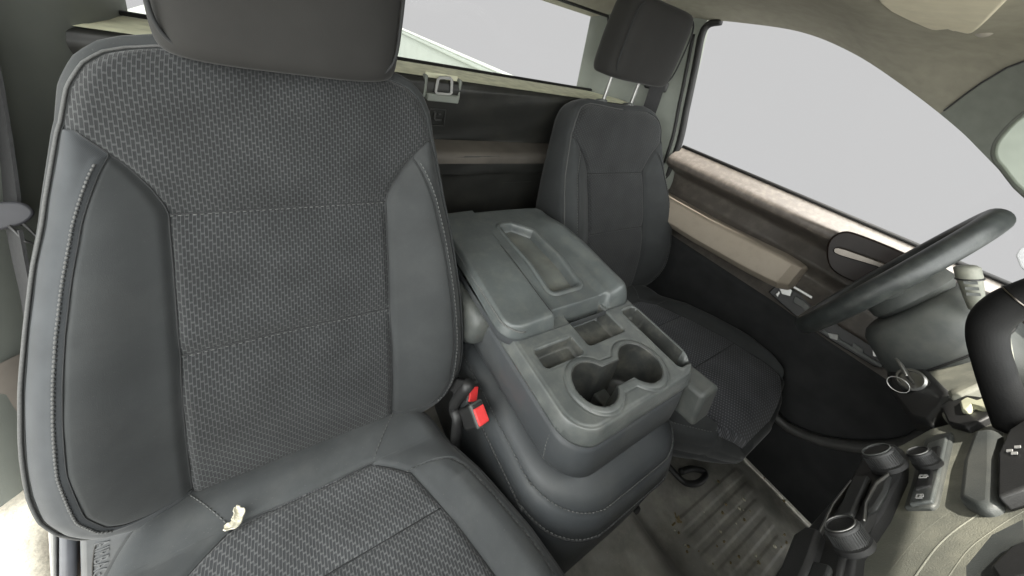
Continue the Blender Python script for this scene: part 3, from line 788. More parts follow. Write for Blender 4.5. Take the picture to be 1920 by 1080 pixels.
    for sg in (-1, 1):
        p0 = L(sg*.062, .575, -.058); p1 = (p0[0], p0[1]-.004, p0[2]+.09+lift)
        bm = bmesh.new(); bm_cyl(bm, p0, p1, .0055, n=16); po = from_bm('headrest_post', bm, M_steel, root)
        bm = bmesh.new()
        for q in range(1):
            c_ = Vector(p0).lerp(Vector(p1), .55); bm_box(bm, (c_[0]+.0045, c_[1]-.001, c_[2]), (.003, .004, .004))
        from_bm('post_notch', bm, M_dark, po)
        pq = L(sg*.062, .606, -.056)
        bm = bmesh.new(); lathe_bm(bm, pq, (0, sR, cR), [(.0, -.002), (.018, -.002), (.018, .004), (.013, .007), (.0, .007)], 20); from_bm('post_guide', bm, M_plast, root)
    # ---- cushion
    ZC = smooth_tab([-.48, -.455, -.43, -.38, -.30, -.20, -.105, -.065, 0, .08], [.022, .038, .046, .050, .048, .036, .022, .015, .006, -.012], k=14)
    CW = smooth_tab([-.470, -.462, -.45, -.42, -.38, -.32, -.25, -.15, -.065, 0, .08], [.10, .150, .195, .245, .268, .276, .264, .236, .206, .186, .176], k=6)
    def CWs(y, sg):
        k = np.interp(y, [-.47, -.44, -.40, -.34, -.28], [.30, .42, .60, .84, 1.0]) if (inner_side < 0 and sg < 0) else 1.0
        return CW(y)*k
    def c_hi(y, sg):
        base = np.interp(y, [-.47, -.44, -.40, -.36, -.27, -.20, -.105, -.085, -.066, -.0652, .08], [.21, .222, .222, .214, .192, .172, .136, .113, .086, 0, 0])
        if sg == inner_side and inner_side < 0:
            base = np.interp(y, [-.47, -.44, -.38, -.33, -.27, -.20, -.105, -.085, -.066, -.0652, .08], [.10, .105, .125, .155, .180, .170, .136, .113, .086, 0, 0])
        return np.minimum(base, CWs(y, sg))
    def c_st(y, sg):
        v = np.interp(y, [-.47, -.44, -.38, -.285, -.19, -.14, -.118, -.106, -.1002, -.1, .08], [.2, .235, .256, .256, .229, .211, .196, .165, .138, 0, 0])
        return np.minimum(np.maximum(v, c_hi(y, sg)), CWs(y, sg))
    yv = np.unique(np.concatenate([np.linspace(-.470, .08, int(260*detail)), [-.066, -.0652, -.1002, -.1, -.17, -.31]]))
    def cedges(y):
        return [-float(CWs(y, -1)), -float(c_st(y, -1)), -float(c_hi(y, -1)), float(c_hi(y, 1)), float(c_st(y, 1)), float(CWs(y, 1))]
    S2, rg2 = conform_grid(yv, cedges, [int(18*detail), int(30*detail), int(110*detail), int(30*detail), int(18*detail)])
    Y2 = np.repeat(yv[:, None], S2.shape[1], 1)
    def cz(s, y):
        a = np.abs(s); sg = np.sign(s)
        hi = np.where(sg < 0, c_hi(y, -1), c_hi(y, 1)); stt = np.where(sg < 0, c_st(y, -1), c_st(y, 1)); w = np.where(sg < 0, CWs(y, -1), CWs(y, 1))
        z = ZC(y)
        x = np.clip((a-hi)/np.maximum(w-hi, .004), 0, 1)
        z = z+.020*np.where(x < .5, sstep(x/.5), 1-.5*((x-.5)/.5)**2)*(hi > .01)*np.clip((-.07-y)/.08, 0, 1)
        z = z+.010*np.exp(-((y+.03)/.035)**2)                       # roll behind the woven seat panel
        for lo, hh in ((-.31, -.17), (-.17, -.065), (-.48, -.31)):
            u = np.clip((y-lo)/(hh-lo), 0, 1); ins = (y >= lo) & (y < hh) & (a < hi)
            z = z+ins*(.005*(1-np.abs(2*u-1)**6)-.005)*np.clip((hi-a)/.01, 0, 1)
        z = z-.005*np.exp(-((a-hi)/.005)**2)*(hi > .01)
        z = z-.003*np.exp(-((a-stt)/.003)**2)*(stt > hi+.004)
        z = z-.004*np.exp(-((y+.0655)/.004)**2)*(a < .088)
        q = np.clip((a/w-.86)/.14, 0, 1); z = z-.018*q**2.2
        z = z-.02*np.clip((-y-.43)/.04, 0, 1)**2
        return z
    Z2 = cz(S2, Y2); Z2 = Z2+.0008*np.sin(S2*45+Y2*30)*np.sin(Y2*40-S2*18)
    V4 = np.stack([px+S2, py+Y2, pz+Z2], -1)
    yy_ = np.linspace(.08, -.470, 90)
    O2 = [(-float(CWs(y, -1)), y) for y in yy_]+[(s, -.470) for s in np.linspace(-float(CWs(-.47, -1)), float(CWs(-.47, 1)), 12)[1:-1]]+[(float(CW(y)), y) for y in yy_[::-1]]
    O2 = np.array(O2); z0 = cz(O2[:, 0], O2[:, 1])
    tan = np.gradient(O2, axis=0); nr2 = np.stack([tan[:, 1], -tan[:, 0]], 1); nr2 /= np.linalg.norm(nr2, axis=1)[:, None]+1e-9
    for _ in range(6): nr2[1:-1] = (nr2[:-2]+2*nr2[1:-1]+nr2[2:])/4
    nr2 /= np.linalg.norm(nr2, axis=1)[:, None]+1e-9
    rings = []
    for off, dz in ((0, 0), (.006, -.005), (.011, -.016), (.0125, -.035), (.0115, -.039), (.0125, -.043), (.010, -.075), (.004, -.083), (.0075, -.09), (-.002, -.12), (-.015, -.145), (-.05, -.155)):
        dz = dz*(1.0 if inner_side > 0 else .62)
        dd = z0*(1-min(1, -dz/.09))+dz
        rings.append(list(np.stack([px+O2[:, 0]-nr2[:, 0]*-off, py+O2[:, 1]+nr2[:, 1]*off, pz+dd], -1)))
    cush = loft('seat_cushion', rings, M_cloth, root, caps=(False, True), closed=True)
    def cpart(nm, r, mat, uv=None):
        sub = V4[:, r[0]:r[1]+1]; h, w = sub.shape[:2]
        Fq = [(j*w+i, j*w+i+1, (j+1)*w+i+1, (j+1)*w+i) for j in range(h-1) for i in range(w-1)]
        return link_mesh(nm, sub.reshape(-1, 3), Fq, mat, cush, uv=uv)
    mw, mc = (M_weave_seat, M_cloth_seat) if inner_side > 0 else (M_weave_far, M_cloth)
    cpart('woven_panel', rg2[2], mw, lambda co: (co[0], co[1]-py))
    for k in (1, 3): cpart('cushion_bolster', rg2[k], mc)
    for k in (0, 4): cpart('cushion_rim', rg2[k], mc)
    cp = lambda s, y, o=.0006: (px+s, py+y, pz+float(cz(np.array(s), np.array(y)))+o)
    for sg in (-1, 1):
        tube('panel_seam', [cp(sg*float(c_hi(y, sg)), y) for y in np.linspace(-.0665, -.45, 70)], .0010, M_seam, cush, 5)
        pts = [(sg*float(c_hi(-.1002, sg)), -.1002)]+[(sg*float(c_st(y, sg)), y) for y in np.linspace(-.1003, -.45, 90)]
        dashes('stitching', [cp(a, b, .001) for a, b in pts], .0009, M_thread, cush, .0045, .0022)
        dashes('stitching', [cp(sg*(.087+.055*q), -.066+.075*q, .001) for q in np.linspace(0, 1, 14)], .0009, M_thread, cush, .0045, .0022)
    for y0 in (-.17, -.31):
        ss = np.linspace(-float(c_hi(y0, -1))+.001, float(c_hi(y0, 1))-.001, 40)
        tube('cross_seam', [cp(s, y0, .0005) for s in ss], .0010, M_seam, cush, 5)
    tube('panel_seam', [cp(s, -.0656, .0005) for s in np.linspace(-.086, .086, 20)], .0009, M_seam, cush, 5)
    # ---- frame under the cushion
    for sg in (-1, 1):
        bm = bmesh.new(); bm_box(bm, (px+sg*.19, py-.18, (pz-.12)/2), (.05, .44, pz-.12)); from_bm('seat_frame', bm, M_dark, root, bevel=.006)
        bm = bmesh.new(); bm_box(bm, (px+sg*.19, py-.16, .012), (.06, .50, .022)); from_bm('seat_rail', bm, M_dark, root, bevel=.006)
    return root, L

passenger, LP = make_seat('bucket_seat', 'large charcoal cloth passenger seat in the foreground with lowered headrest', (-.42, 0, .05), (-.42, 0, .36), 'seat', 1, False, 1.25)
driver, LD = make_seat('bucket_seat', 'smaller distant charcoal cloth driver seat with headrest raised on two steel posts', (.42, .125, .05), (.42, .125, .337), 'seat', -1, True, .8)

# side shield of the passenger seat with embossed word
shield_n = np.array([.10, -1, .12]); shield_n /= np.linalg.norm(shield_n)
sp0 = (-.60, -.01, .33)
sh = trace('side_shield', [(146, 960), (260, 950), (262, 1000), (246, 1110), (150, 1110)], sp0, shield_n, .05, simple('shield_plastic', (.115, .12, .125), .5, noise=.1, bump=.2), None, 0, .006, 0, 3); keep(sh, passenger)
sh2 = trace('shield_flank', [(108, 985), (140, 985), (142, 1120), (108, 1120)], sp0, shield_n, .05, simple('shield_edge', (.10, .105, .12), .5, noise=.1), None, -.006, .006, 0, 3); keep(sh2, passenger)
sh4 = trace('shield_edge', [(86, 940), (104, 985), (106, 1120), (96, 1120)], sp0, shield_n, .05, simple('shield_lip', (.32, .32, .31), .6, noise=.1), None, -.012, .004); keep(sh4, passenger)
def text_mesh(name, body, size, mat, o, xdir, ydir, extrude=.0006, align='CENTER'):
    cu = bpy.data.curves.new(name, 'FONT'); cu.body = body; cu.size = size; cu.extrude = extrude; cu.align_x = align; cu.align_y = 'CENTER'
    tmp = bpy.data.objects.new(name+'_tmp', cu); COL.objects.link(tmp)
    bpy.context.view_layer.update()
    me = bpy.data.meshes.new_from_object(tmp.evaluated_get(bpy.context.evaluated_depsgraph_get()))
    bpy.data.objects.remove(tmp); me.name = name
    me.materials.clear(); me.materials.append(mat)
    ob = bpy.data.objects.new(name, me); COL.objects.link(ob)
    x = Vector(xdir).normalized(); y = Vector(ydir); y = (y-x*y.dot(x)).normalized(); z = x.cross(y)
    M4 = Matrix((x, y, z)).transposed().to_4x4(); M4.translation = Vector(o); me.transform(M4)
    return ob
pA = on_plane(190, 1015, sp0, shield_n)+shield_n*.0004; pB = on_plane(187, 1078, sp0, shield_n)+shield_n*.0004
ctr = (pA+pB)/2; xd = pB-pA; yd = np.cross(shield_n, xd)
word = keep(text_mesh('embossed_word', 'AIRBAG', np.linalg.norm(xd)*.30, simple('emboss_plastic', (.15, .155, .16), .5), ctr, xd, yd), passenger)
brk = [on_plane(u, v, sp0, shield_n)+shield_n*.0004 for u, v in ((194, 1016), (180, 1022), (176, 1040), (174, 1062), (174, 1086))]
keep(tube('emboss_outline', catmull(brk, 4), .0008, M_dark, None, 5), passenger)

# scrap on the passenger seat
sc0 = on_z(437, 972, .389)
path = catmull([(-.009, -.007), (-.003, -.008), (.004, -.006), (.006, .001), (.004, .007), (.002, .012)], 5)
V = []; Fq = []; nw = 7
for i_, p in enumerate(path):
    a_ = np.array(path[max(i_-1, 0)]); b_ = np.array(path[min(i_+1, len(path)-1)]); t_ = (b_-a_)/np.linalg.norm(b_-a_); n_ = np.array([-t_[1], t_[0]])
    wd = .0066*math.sin(math.pi*(.12+.80*i_/(len(path)-1)))*(1+.18*math.sin(i_*.9))
    for k in range(nw):
        q = -1+2*k/(nw-1); xy = np.array(p)+n_*wd*q
        V.append((sc0[0]+xy[0], sc0[1]+xy[1], sc0[2]-.0005+.0030*q*q+.0006*math.sin(i_*.8+k)+random.uniform(-.00025, .00025)))
Fq = [(i_*nw+k, i_*nw+k+1, (i_+1)*nw+k+1, (i_+1)*nw+k) for i_ in range(len(path)-1) for k in range(nw-1)]
scrap = link_mesh('dry_scrap', V, Fq, M_paper, None, smooth=False)
sol = scrap.modifiers.new('thickness', 'SOLIDIFY'); sol.thickness = .0012
tag(scrap, 'small curled yellowish dry scrap lying on the passenger seat cushion', 'scrap')

# ------------------------------------------------------------------ centre console
con = thing('centre_console', 'grey folding centre console with padded lid, tray and two cup holders', 'console', (0, -.05, .16))
def hfield(name, x0, x1, y0, y1, step, zf, keepf, mat, parent, matf=None):
    xs = np.arange(x0, x1+step/2, step); ys = np.arange(y0, y1+step/2, step)
    X_, Y_ = np.meshgrid(xs, ys); Z_ = zf(X_, Y_); K = keepf(X_, Y_)
    n = len(xs); V = np.stack([X_.ravel(), Y_.ravel(), Z_.ravel()], 1); parts = {}
    for j in range(len(ys)-1):
        for i in range(n-1):
            if K[j, i] and K[j, i+1] and K[j+1, i] and K[j+1, i+1]:
                key = matf(X_[j, i]+step/2, Y_[j, i]+step/2, Z_[j, i]) if matf else 0
                parts.setdefault(key, []).append((j*n+i, j*n+i+1, (j+1)*n+i+1, (j+1)*n+i))
    obs = {}
    for key, fs in parts.items():
        used = np.unique(np.array(fs)); mp = -np.ones(len(V), int); mp[used] = np.arange(len(used))
        obs[key] = link_mesh(name if not isinstance(key, str) else key, V[used], [tuple(mp[list(f)]) for f in fs], mat[key] if isinstance(mat, dict) else mat, parent)
    return obs
def sd_rect(x, y, cx, cy, hx, hy, r):
    qx = np.abs(x-cx)-hx+r; qy = np.abs(y-cy)-hy+r
    return np.minimum(np.maximum(qx, qy), 0)+np.hypot(np.maximum(qx, 0), np.maximum(qy, 0))-r
def sd_circ(x, y, cx, cy, r): return np.hypot(x-cx, y-cy)-r
def well(sd, depth, wall=.004): return -depth*sstep((-sd)/wall)
TZ = .600
C1, C2, CRD = (-.067, -.202), (.034, -.205), .0355
def cup_sd(x, y):
    a = np.minimum(sd_circ(x, y, *C1, CRD), sd_circ(x, y, *C2, CRD+.001))
    return np.minimum(a, sd_rect(x, y, -.016, -.2035, .030, .0175, .003))
def tray_z(x, y):
    so = sd_rect(x, y, 0, -.10, .144, .155, .045)
    z = TZ-.0015*sstep((so+.009)/.004)+np.zeros_like(x)
    z = z-.024*np.clip((so+.003)/.0075, 0, 1)**1.4
    cs = cup_sd(x, y)
    z = z+.0022*sstep((.0095-cs)/.003)                      # raised ring
    z = z-.0016*np.exp(-((cs-.0105)/.0012)**2)
    p1 = sd_rect(x, y, -.081, -.1365, .041, .0185, .008); z = z-.024*sstep(-p1/.0035)-.001*np.exp(-((p1-.002)/.0015)**2)
    p2 = sd_rect(x, y, .021, -.112, .047, .036, .008); z = z-.034*sstep(-p2/.0035)
    p3 = sd_rect(x, y, .1165, -.174, .0205, .066, .010); z = z-(.055-.028*sstep((y+.140)/.004))*sstep(-p3/.0032)+.0015*np.exp(-((p3-.003)/.002)**2)
    z = z+.0018*sstep((x-.085)/.004)*sstep((.141-x)/.003)*0
    return z
def tray_keep(x, y): return (sd_rect(x, y, 0, -.10, .144, .155, .045) < .0045) & (y < -.070) & (cup_sd(x, y) > -.0012)
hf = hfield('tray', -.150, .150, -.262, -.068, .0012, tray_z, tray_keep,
            {'tray': M_tray, 'pocket_shade': simple('pocket_shade_plastic', (.055, .058, .055), .5, noise=.25, scale=30, dust=DUST, dust_amt=.55, dscale=30)}, None, lambda x, y, z: 'pocket_shade' if z < TZ-.0075 and sd_rect(np.array(x), np.array(y), 0, -.10, .138, .148, .04) < 0 else 'tray')  # recess shade of the pockets is put into a darker colour by depth
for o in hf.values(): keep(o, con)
def cup_outline(off):
    r1, r2, hw = CRD+off, CRD+.001+off, .0175+off
    a1, a2 = math.asin(hw/r1), math.asin(hw/r2); o = []
    for a in np.linspace(a1, 2*math.pi-a1, 44): o.append((C1[0]+r1*math.cos(a), C1[1]+r1*math.sin(a)))
    for a in np.linspace(math.pi+a2, 3*math.pi-a2, 44): o.append((C2[0]+r2*math.cos(a), C2[1]+r2*math.sin(a)))
    return o
rings = [[(x, y, z) for x, y in cup_outline(off)] for off, z in ((.0085, .5995), (.0082, .6016), (.0075, .6024), (.0010, .6026), (-.0004, .6020), (-.0010, .6005), (-.0016, .585), (-.0030, .55), (-.0048, .522), (-.0070, .517))]
keep(loft('cup_holder', rings[3:], M_dkcup, None, caps=(False, True)), con)
keep(loft('cup_rim', rings[:4], M_tray, None, caps=(False, False)), con)
bm = bmesh.new(); bm_box(bm, (-.016, -.2035, .527), (.026, .030, .026)); keep(from_bm('cup_divider', bm, M_plast, None, bevel=.004, seg=3), con)
def lid_z(x, y):
    sg = sd_rect(x, y, -.004, .075, .153, .172, .035)
    ln = sstep((y+.085)/.16)                                     # the pad thins towards its front edge
    crown = .027+.010*ln-.005*((x+.004)/.15)**2
    front = np.sqrt(np.clip(1-np.clip((-.080-y)/.0175, 0, 1)**2, 0, 1))
    h = TZ+.004+(crown-.004)*front
    rl = np.exp(-((x-.118)/.024)**2)*sstep((.21-y)/.10)           # right hand ridge
    h = h+(.015*rl)*front
    ch = sstep((x+.062)/.004)*sstep((.082-x)/.022)*sstep((.15-y)/.04)
    hc = TZ+.019+.0155*sstep((y+.070)/.115)
    hc = hc-.047*sstep((-.074-y)/.010)
    h = h*(1-ch)+hc*ch
    h = h-.0022*np.exp(-((x+.063)/.0018)**2)*sstep((.12-y)/.03)
    rs = np.maximum(sd_rect(x, y, .006, .063, .036, .103, .010), (x+y-.172)*.7)
    h = h+.0022*np.exp(-((rs-.005)/.004)**2)
    h = h-.020*sstep(-rs/.004)-.0015*np.exp(-((rs-.010)/.0015)**2)
    left = np.where(x < -.06, .010, .024)
    h = h-.030*np.clip((sg+left)/(left+.002), 0, 1)**2.2
    return h
lid_m = simple('lid_tray_mat', (.10, .108, .10), .6, noise=.15, scale=30, dust=DUST, dust_amt=.5, dscale=20, bump=.4)
def lid_part(x, y, z):
    r = sd_rect(np.array(x), np.array(y), .006, .063, .036, .103, .010); r = max(float(r), (x+y-.172)*.7)
    return 'lid_recess_mat' if r < -.005 else 'lid'
lidobs = hfield('lid', -.160, .152, -.100, .252, .0013, lid_z, lambda x, y: sd_rect(x, y, -.004, .075, .153, .172, .035) < .0015,
                {'lid': M_lid, 'lid_recess_mat': lid_m}, None, lid_part)
for o in lidobs.values(): keep(o, con)
# side of the lid and hinge block
rings = []
for z, ins in ((.602, -.0008), (.590, -.001), (.583, .003), (.580, .012)):
    rings.append([(x, y, z) for x, y in rrect(-.004, .075, .153-ins, .172-ins, .035)])
keep(loft('lid_skirt', rings, M_vinyl, None, caps=(False, True)), con)
lid_e = [(x, y, float(lid_z(np.array(x), np.array(y)))+.001) for x, y in rrect(-.004, .075, .149, .168, .031) if x < -.03 and y < .235]
keep(tube('lid_piping', lid_e, .0018, M_thread, None, 6), con)
# channel edge creases
for xx in (-.064, ):
    keep(tube('lid_crease', [(xx, y, float(lid_z(np.array(xx), np.array(y)))+.0004) for y in np.linspace(-.085, .10, 30)], .0009, M_dark, None, 5), con)
# armrest body
rings = []
for z, hx, yf, r, sl in ((.5865, .1455, -.2565, .046, 0), (.578, .147, -.2600, .047, 0), (.570, .1445, -.2585, .046, 0), (.5665, .1395, -.2535, .045, 0), (.5630, .1395, -.2535, .045, 0), (.560, .1425, -.2575, .046, 0), (.555, .1435, -.2595, .047, 0), (.53, .1435, -.264, .05, 0), (.505, .141, -.266, .052, .3), (.487, .134, -.258, .055, .6), (.476, .122, -.245, .055, .9), (.470, .10, -.22, .05, 1)):
    ring = []
    for x, y in rrect(0, (yf+.235)/2, hx, (.235-yf)/2, [.03, .03, r, r]):
        ring.append((x, y, z-sl*.10*(y+.25)))
    rings.append(ring)
keep(loft('rim_band', rings[:4], M_tray, None, caps=(False, False)), con)
keep(loft('armrest_body', rings[3:], M_vinyl, None, caps=(False, True)), con)
# seam at the front corner of the body
keep(dashes('stitching', [(-.1425, -.212, .558), (-.1437, -.214, .53), (-.141, -.216, .505), (-.133, -.214, .484)], .0009, M_thread, None), con)
# hinge block on the left side
rings = []
for x, k in ((-.135, 1), (-.158, 1), (-.166, .93), (-.170, .8)):
    rings.append([(x, .075+(y-.075)*k+.0, .535+(z-.535)*k) for y, z in ((.205, .580), (.16, .582), (.02, .583), (-.018, .578), (-.026, .560), (-.020, .520), (-.002, .500), (.05, .492), (.19, .470), (.21, .50))])
keep(loft('hinge_block', rings, M_plast, None, sharp=60), con)
# right hand latch box under the tray
bm = bmesh.new()
bm_box(bm, (.150, -.258, .532), (.052, .062, .068), Matrix.Rotation(math.radians(-8), 3, 'X'))
keep(from_bm('side_latch_box', bm, M_plast, None, bevel=.008, seg=3), con)
# base cushion (folded centre seat)
rings = []
BX = .022
def brow(z, hx, yf, r): return [(x, y, z) for x, y in rrect(BX, (yf+.12)/2, hx, (.12-yf)/2, [.03, .03, r, r])]
prof = [(.456, .10, -.205, .06), (.453, .138, -.255, .085), (.444, .155, -.279, .095), (.4325, .165, -.2925, .10), (.431, .1645, -.292, .10), (.4275, .168, -.2965, .10), (.410, .172, -.302, .105), (.390, .1745, -.3055, .105), (.3875, .173, -.304, .105), (.384, .1735, -.3045, .105), (.30, .170, -.300, .10), (.22, .166, -.294, .095), (.12, .160, -.285, .09)]
keep(loft('base_cushion', [brow(*p) for p in prof], M_vinyl, None), con)
for z, hx, yf, r in ((.4318, .1655, -.2932, .10), (.3878, .1742, -.3052, .105)):
    ring = [p for p in brow(z, hx, yf, r) if p[1] < .1]
    keep(dashes('stitching', catmull(ring, 3), .0010, M_thread, None, .0045, .0018), con)
keep(tube('seam_cord', catmull([p for p in brow(.3845, .1742, -.3055, .105) if p[1] < .1], 3), .0016, M_seam, None, 6), con)
tag(con)

# ------------------------------------------------------------------ belt buckles
def buckle(label, face_px, base_px, xplane, scale=1.0, group=None):
    f = on_x(*face_px, xplane); b = on_x(*base_px, xplane-.012)
    ax = Vector(f-b).normalized(); t = thing('seat_belt_buckle', label, 'buckle', tuple(b))
    A = axes_from(ax, (0.15, -1, .5)); s = scale
    def bx(nm, c, sz, mat, bev, par=t):
        bm = bmesh.new(); bm_box(bm, Vector(f)+A @ Vector(c), sz, A); o = from_bm(nm, bm, mat, None, bevel=bev, seg=3); keep(o, t); return o
    bx('housing', (0, 0, -.026*s), (.034*s, .021*s, .050*s), M_dark, .0035)
    bx('collar', (0, 0, -.004*s), (.037*s, .0235*s, .009*s), M_plast, .003)
    bx('red_button', (.003*s, 0, .0015*s), (.026*s, .0195*s, .005*s), M_red, .0018)
    bx('latch_slot', (-.0125*s, 0, .0012*s), (.0055*s, .017*s, .005*s), M_rubber, .0006)
    bx('neck', (0, 0, -.062*s), (.026*s, .014*s, .030*s), M_dark, .006)
    bx('label_panel', (0, .0106*s, -.028*s), (.024*s, .0008*s, .022*s), M_carpet, .0003)
    return t
buckle('dusty black seat belt buckle with bright red button beside the passenger seat cushion', (900, 775), (838, 795), -.182, 1.0)
buckle('second buckle half hidden in shadow behind the nearer buckle, edge of red button showing', (887, 735), (850, 722), -.170, .9)
# dark gap trim between seat and console
gapt = thing('belt_anchor_boot', 'black plastic belt anchor boot in the gap between passenger seat and console', 'boot', (-.2, .0, .2))
keep(tube('boot', catmull([on_x(880, 720, -.195), on_x(852, 760, -.2), on_x(858, 790, -.2), on_x(850, 850, -.19)], 5), .010, M_dark, None, 8), gapt)

# ------------------------------------------------------------------ seat adjust loop
lp_ = [on_z(u, v, .12) for u, v in ((1252, 872), (1266, 888), (1285, 905), (1308, 906), (1322, 893), (1318, 883), (1296, 879), (1276, 885))]
al = thing('seat_adjust_handle', 'black loop handle under the front of the driver seat', 'handle', tuple(lp_[0]))
keep(tube('loop_bar', catmull(lp_, 5), .0075, M_dark, None, 10, False), al)
# crumbs on the floor
for i in range(34):
    u, v = random.uniform(1250, 1500), random.uniform(890, 1060)
    p = on_z(u, v, .06); 
    if p[0] > .70 or p[0] < .28: continue
    zf = float(floor_z(np.array(p[0]), np.array(p[1])))+.009
    bm = bmesh.new(); r = random.uniform(.0015, .0045)
    bmesh.ops.create_icosphere(bm, subdivisions=1, radius=r)
    for vv in bm.verts: vv.co = Vector((vv.co.x*random.uniform(.5, 1.6), vv.co.y*random.uniform(.5, 1.4), vv.co.z*.5))+Vector((p[0], p[1], zf))
    o = from_bm('floor_crumb', bm, M_leaf if i % 3 else M_paper, None, sharp=0); tag(o, 'tiny dry crumb among the litter on the ribbed floor mat', 'crumb', 'crumbs on the floor mat')
lf = on_z(1262, 985, .07); bm = bmesh.new()
for k in range(5):
    a = random.uniform(0, 6.28); bm_box(bm, (lf[0]+.008*math.cos(a), lf[1]+.010*math.sin(a), .085+.002*k), (.012, .004, .0015), Matrix.Rotation(a, 3, 'Z') @ Matrix.Rotation(.5, 3, 'X'))
tag(from_bm('leaf_bits', bm, M_leaf), 'clump of dry leaf bits on the floor beside the console', 'debris')

# ------------------------------------------------------------------ dashboard
DN = np.array([0, math.cos(math.radians(25)), math.sin(math.radians(25))]); DP = np.array([0, -.45, .74])
def D0(u, v, off=0): return on_plane(u, v, DP+DN*off, DN)
dash = thing('dashboard', 'dusty grey dashboard centre stack in sunlight at the right edge', 'dashboard', (0, -.6, .6))
def dpl(name, px, mat, lift=0, th=.01, bev=.002, curve=0, seg=2): return keep(trace(name, px, DP, DN, th, mat, None, lift, bev, curve, seg), dash)
dpl('stack_face', [(1480, 1100), (1560, 960), (1650, 850), (1690, 830), (1740, 802), (1850, 772), (1960, 722), (2100, 760), (2100, 1250), (1480, 1250)], M_dash, 0, .05, .006, 0, 3)
# recess bay of the climate controls and its panel
dpl('climate_bay', [(1440, 1090), (1500, 1000), (1585, 905), (1622, 842), (1672, 828), (1688, 838), (1684, 880), (1650, 950), (1600, 1020), (1590, 1090)], M_dark, .010, .02, .004, 0, 3)
cl = dpl('climate_panel', [(1500, 1090), (1545, 985), (1600, 905), (1672, 842), (1682, 846), (1672, 884), (1630, 960), (1580, 1040), (1570, 1090)], M_dark, .013, .008, .002)
dpl('chrome_strip', [(1494, 1090), (1526, 1010), (1560, 940), (1594, 898), (1597, 900), (1563, 944), (1530, 1014), (1499, 1092)], M_steel, .0155, .004, .0006)
dpl('button_row', [(1600, 890), (1628, 892), (1596, 962), (1566, 966)], M_blk, .017, .004, .0015)
dpl('rocker_switch', [(1622, 960), (1630, 912), (1660, 886), (1668, 890), (1660, 918), (1640, 950)], M_blk, .0165, .004, .002)
dpl('rocker_edge', [(1616, 974), (1620, 940), (1640, 902), (1664, 884), (1665, 887), (1643, 905), (1624, 942), (1620, 973)], M_steel, .018, .002, .0005)
dpl('lower_switch', [(1524, 1050), (1556, 1058), (1546, 1090), (1510, 1090)], M_blk, .017, .004, .0015)
dpl('socket_block', [(1462, 1060), (1486, 1000), (1510, 984), (1536, 990), (1520, 1040), (1500, 1090), (1450, 1090)], M_dark, .020, .02, .003)
def knob(px_c, base_off, r, h, name, ang=0, accent=None):
    c = D0(*px_c, base_off); bm = bmesh.new()
    prof = [(0, 0), (r*1.14, 0), (r*1.14, .003), (r*1.02, .004), (r, .006)]
    prof += [(r*.99, h*.9), (r*.95, h*.97), (r*.88, h), (r*.80, h), (r*.78, h-.0006), (0, h-.0006)]
    lathe_bm(bm, c, DN, prof, 40)
    k = from_bm(name, bm, M_dark, None, sharp=35); keep(k, dash)
    A = axes_from(DN)
    bm = bmesh.new()
    for i in range(40):
        a = 2*math.pi*i/40; q = Vector(c)+A @ Vector((r*1.0*math.cos(a), r*1.0*math.sin(a), h*.48))
        bm_box(bm, q, (r*.10, r*.05, h*.72), A @ Matrix.Rotation(a, 3, 'Z'))
    kr = from_bm('knob_grip', bm, M_blk); keep(kr, dash); kr.parent = k; kr.matrix_parent_inverse = Matrix.Identity(4)
    P = [Vector(c)+A @ Vector((r*.86*math.cos(2*math.pi*i/40), r*.86*math.sin(2*math.pi*i/40), h+.0002)) for i in range(40)]
    tr = tube('knob_ring', P, .0006, accent or M_plast, k, 6, True); tr.matrix_parent_inverse = Matrix.Identity(4)
    # knobs are children of the dash at the world origin of their meshes
    return k
knob((1668, 876), .014, .0130, .014, 'climate_knob')
knob((1604, 1026), .014, .0118, .0135, 'climate_knob', accent=M_steel)
# switch row with drive knob
dpl('switch_row', [(1693, 950), (1706, 910), (1722, 850), (1734, 822), (1782, 808), (1784, 816), (1764, 900), (1754, 942), (1745, 949)], M_plast, .003, .006, .0015)
dpl('switch_row_inset', [(1703, 944), (1716, 905), (1730, 852), (1740, 830), (1774, 818), (1756, 900), (1746, 938)], M_tray, .005, .004, .001)
dpl('push_button', [(1712, 916), (1722, 880), (1748, 872), (1742, 908)], M_dark, .007, .004, .0015)
dpl('push_button', [(1736, 868), (1744, 838), (1762, 834), (1754, 868)], M_dark, .007, .004, .0015)
knob((1742, 872), .006, .0095, .011, 'drive_knob', accent=M_steel)
def icon(px, w, h):
    c = D0(*px, .0125); A = axes_from(DN, (1, 0, 0)); bm = bmesh.new()
    for a, b, cc, d in ((-.5, 0, .18, 1), (.5, 0, .18, 1), (0, .5, 1, .18), (0, -.1, .8, .18), (0, -.5, .3, .3)): bm_box(bm, Vector(c)+A @ Vector((a*w, b*h, 0)), (cc*w, d*h, .0006), A)
    keep(from_bm('switch_symbol', bm, M_icon), dash)
icon((1731, 893), .004, .005); icon((1724, 930), .005, .004); icon((1645, 920), .003, .004); icon((1636, 945), .003, .004); icon((1545, 1062), .003, .004)
# screen bezel and surround
dpl('screen_surround', [(1790, 930), (1800, 860), (1822, 805), (1866, 800), (1868, 880), (1866, 942), (1830, 950)], M_plast, .007, .02, .006, 0, 4)
dpl('screen', [(1868, 930), (1869, 850), (1890, 805), (1960, 760), (1960, 900)], M_dark, .010, .01, .002)
for q in ((1893, 845), (1902, 850), (1908, 838)):
    c = D0(*q, .0108); A = axes_from(DN, (1, 0, 0)); bm = bmesh.new(); bm_box(bm, c, (.004, .0035, .0005), A); keep(from_bm('screen_symbol', bm, M_icon), dash)
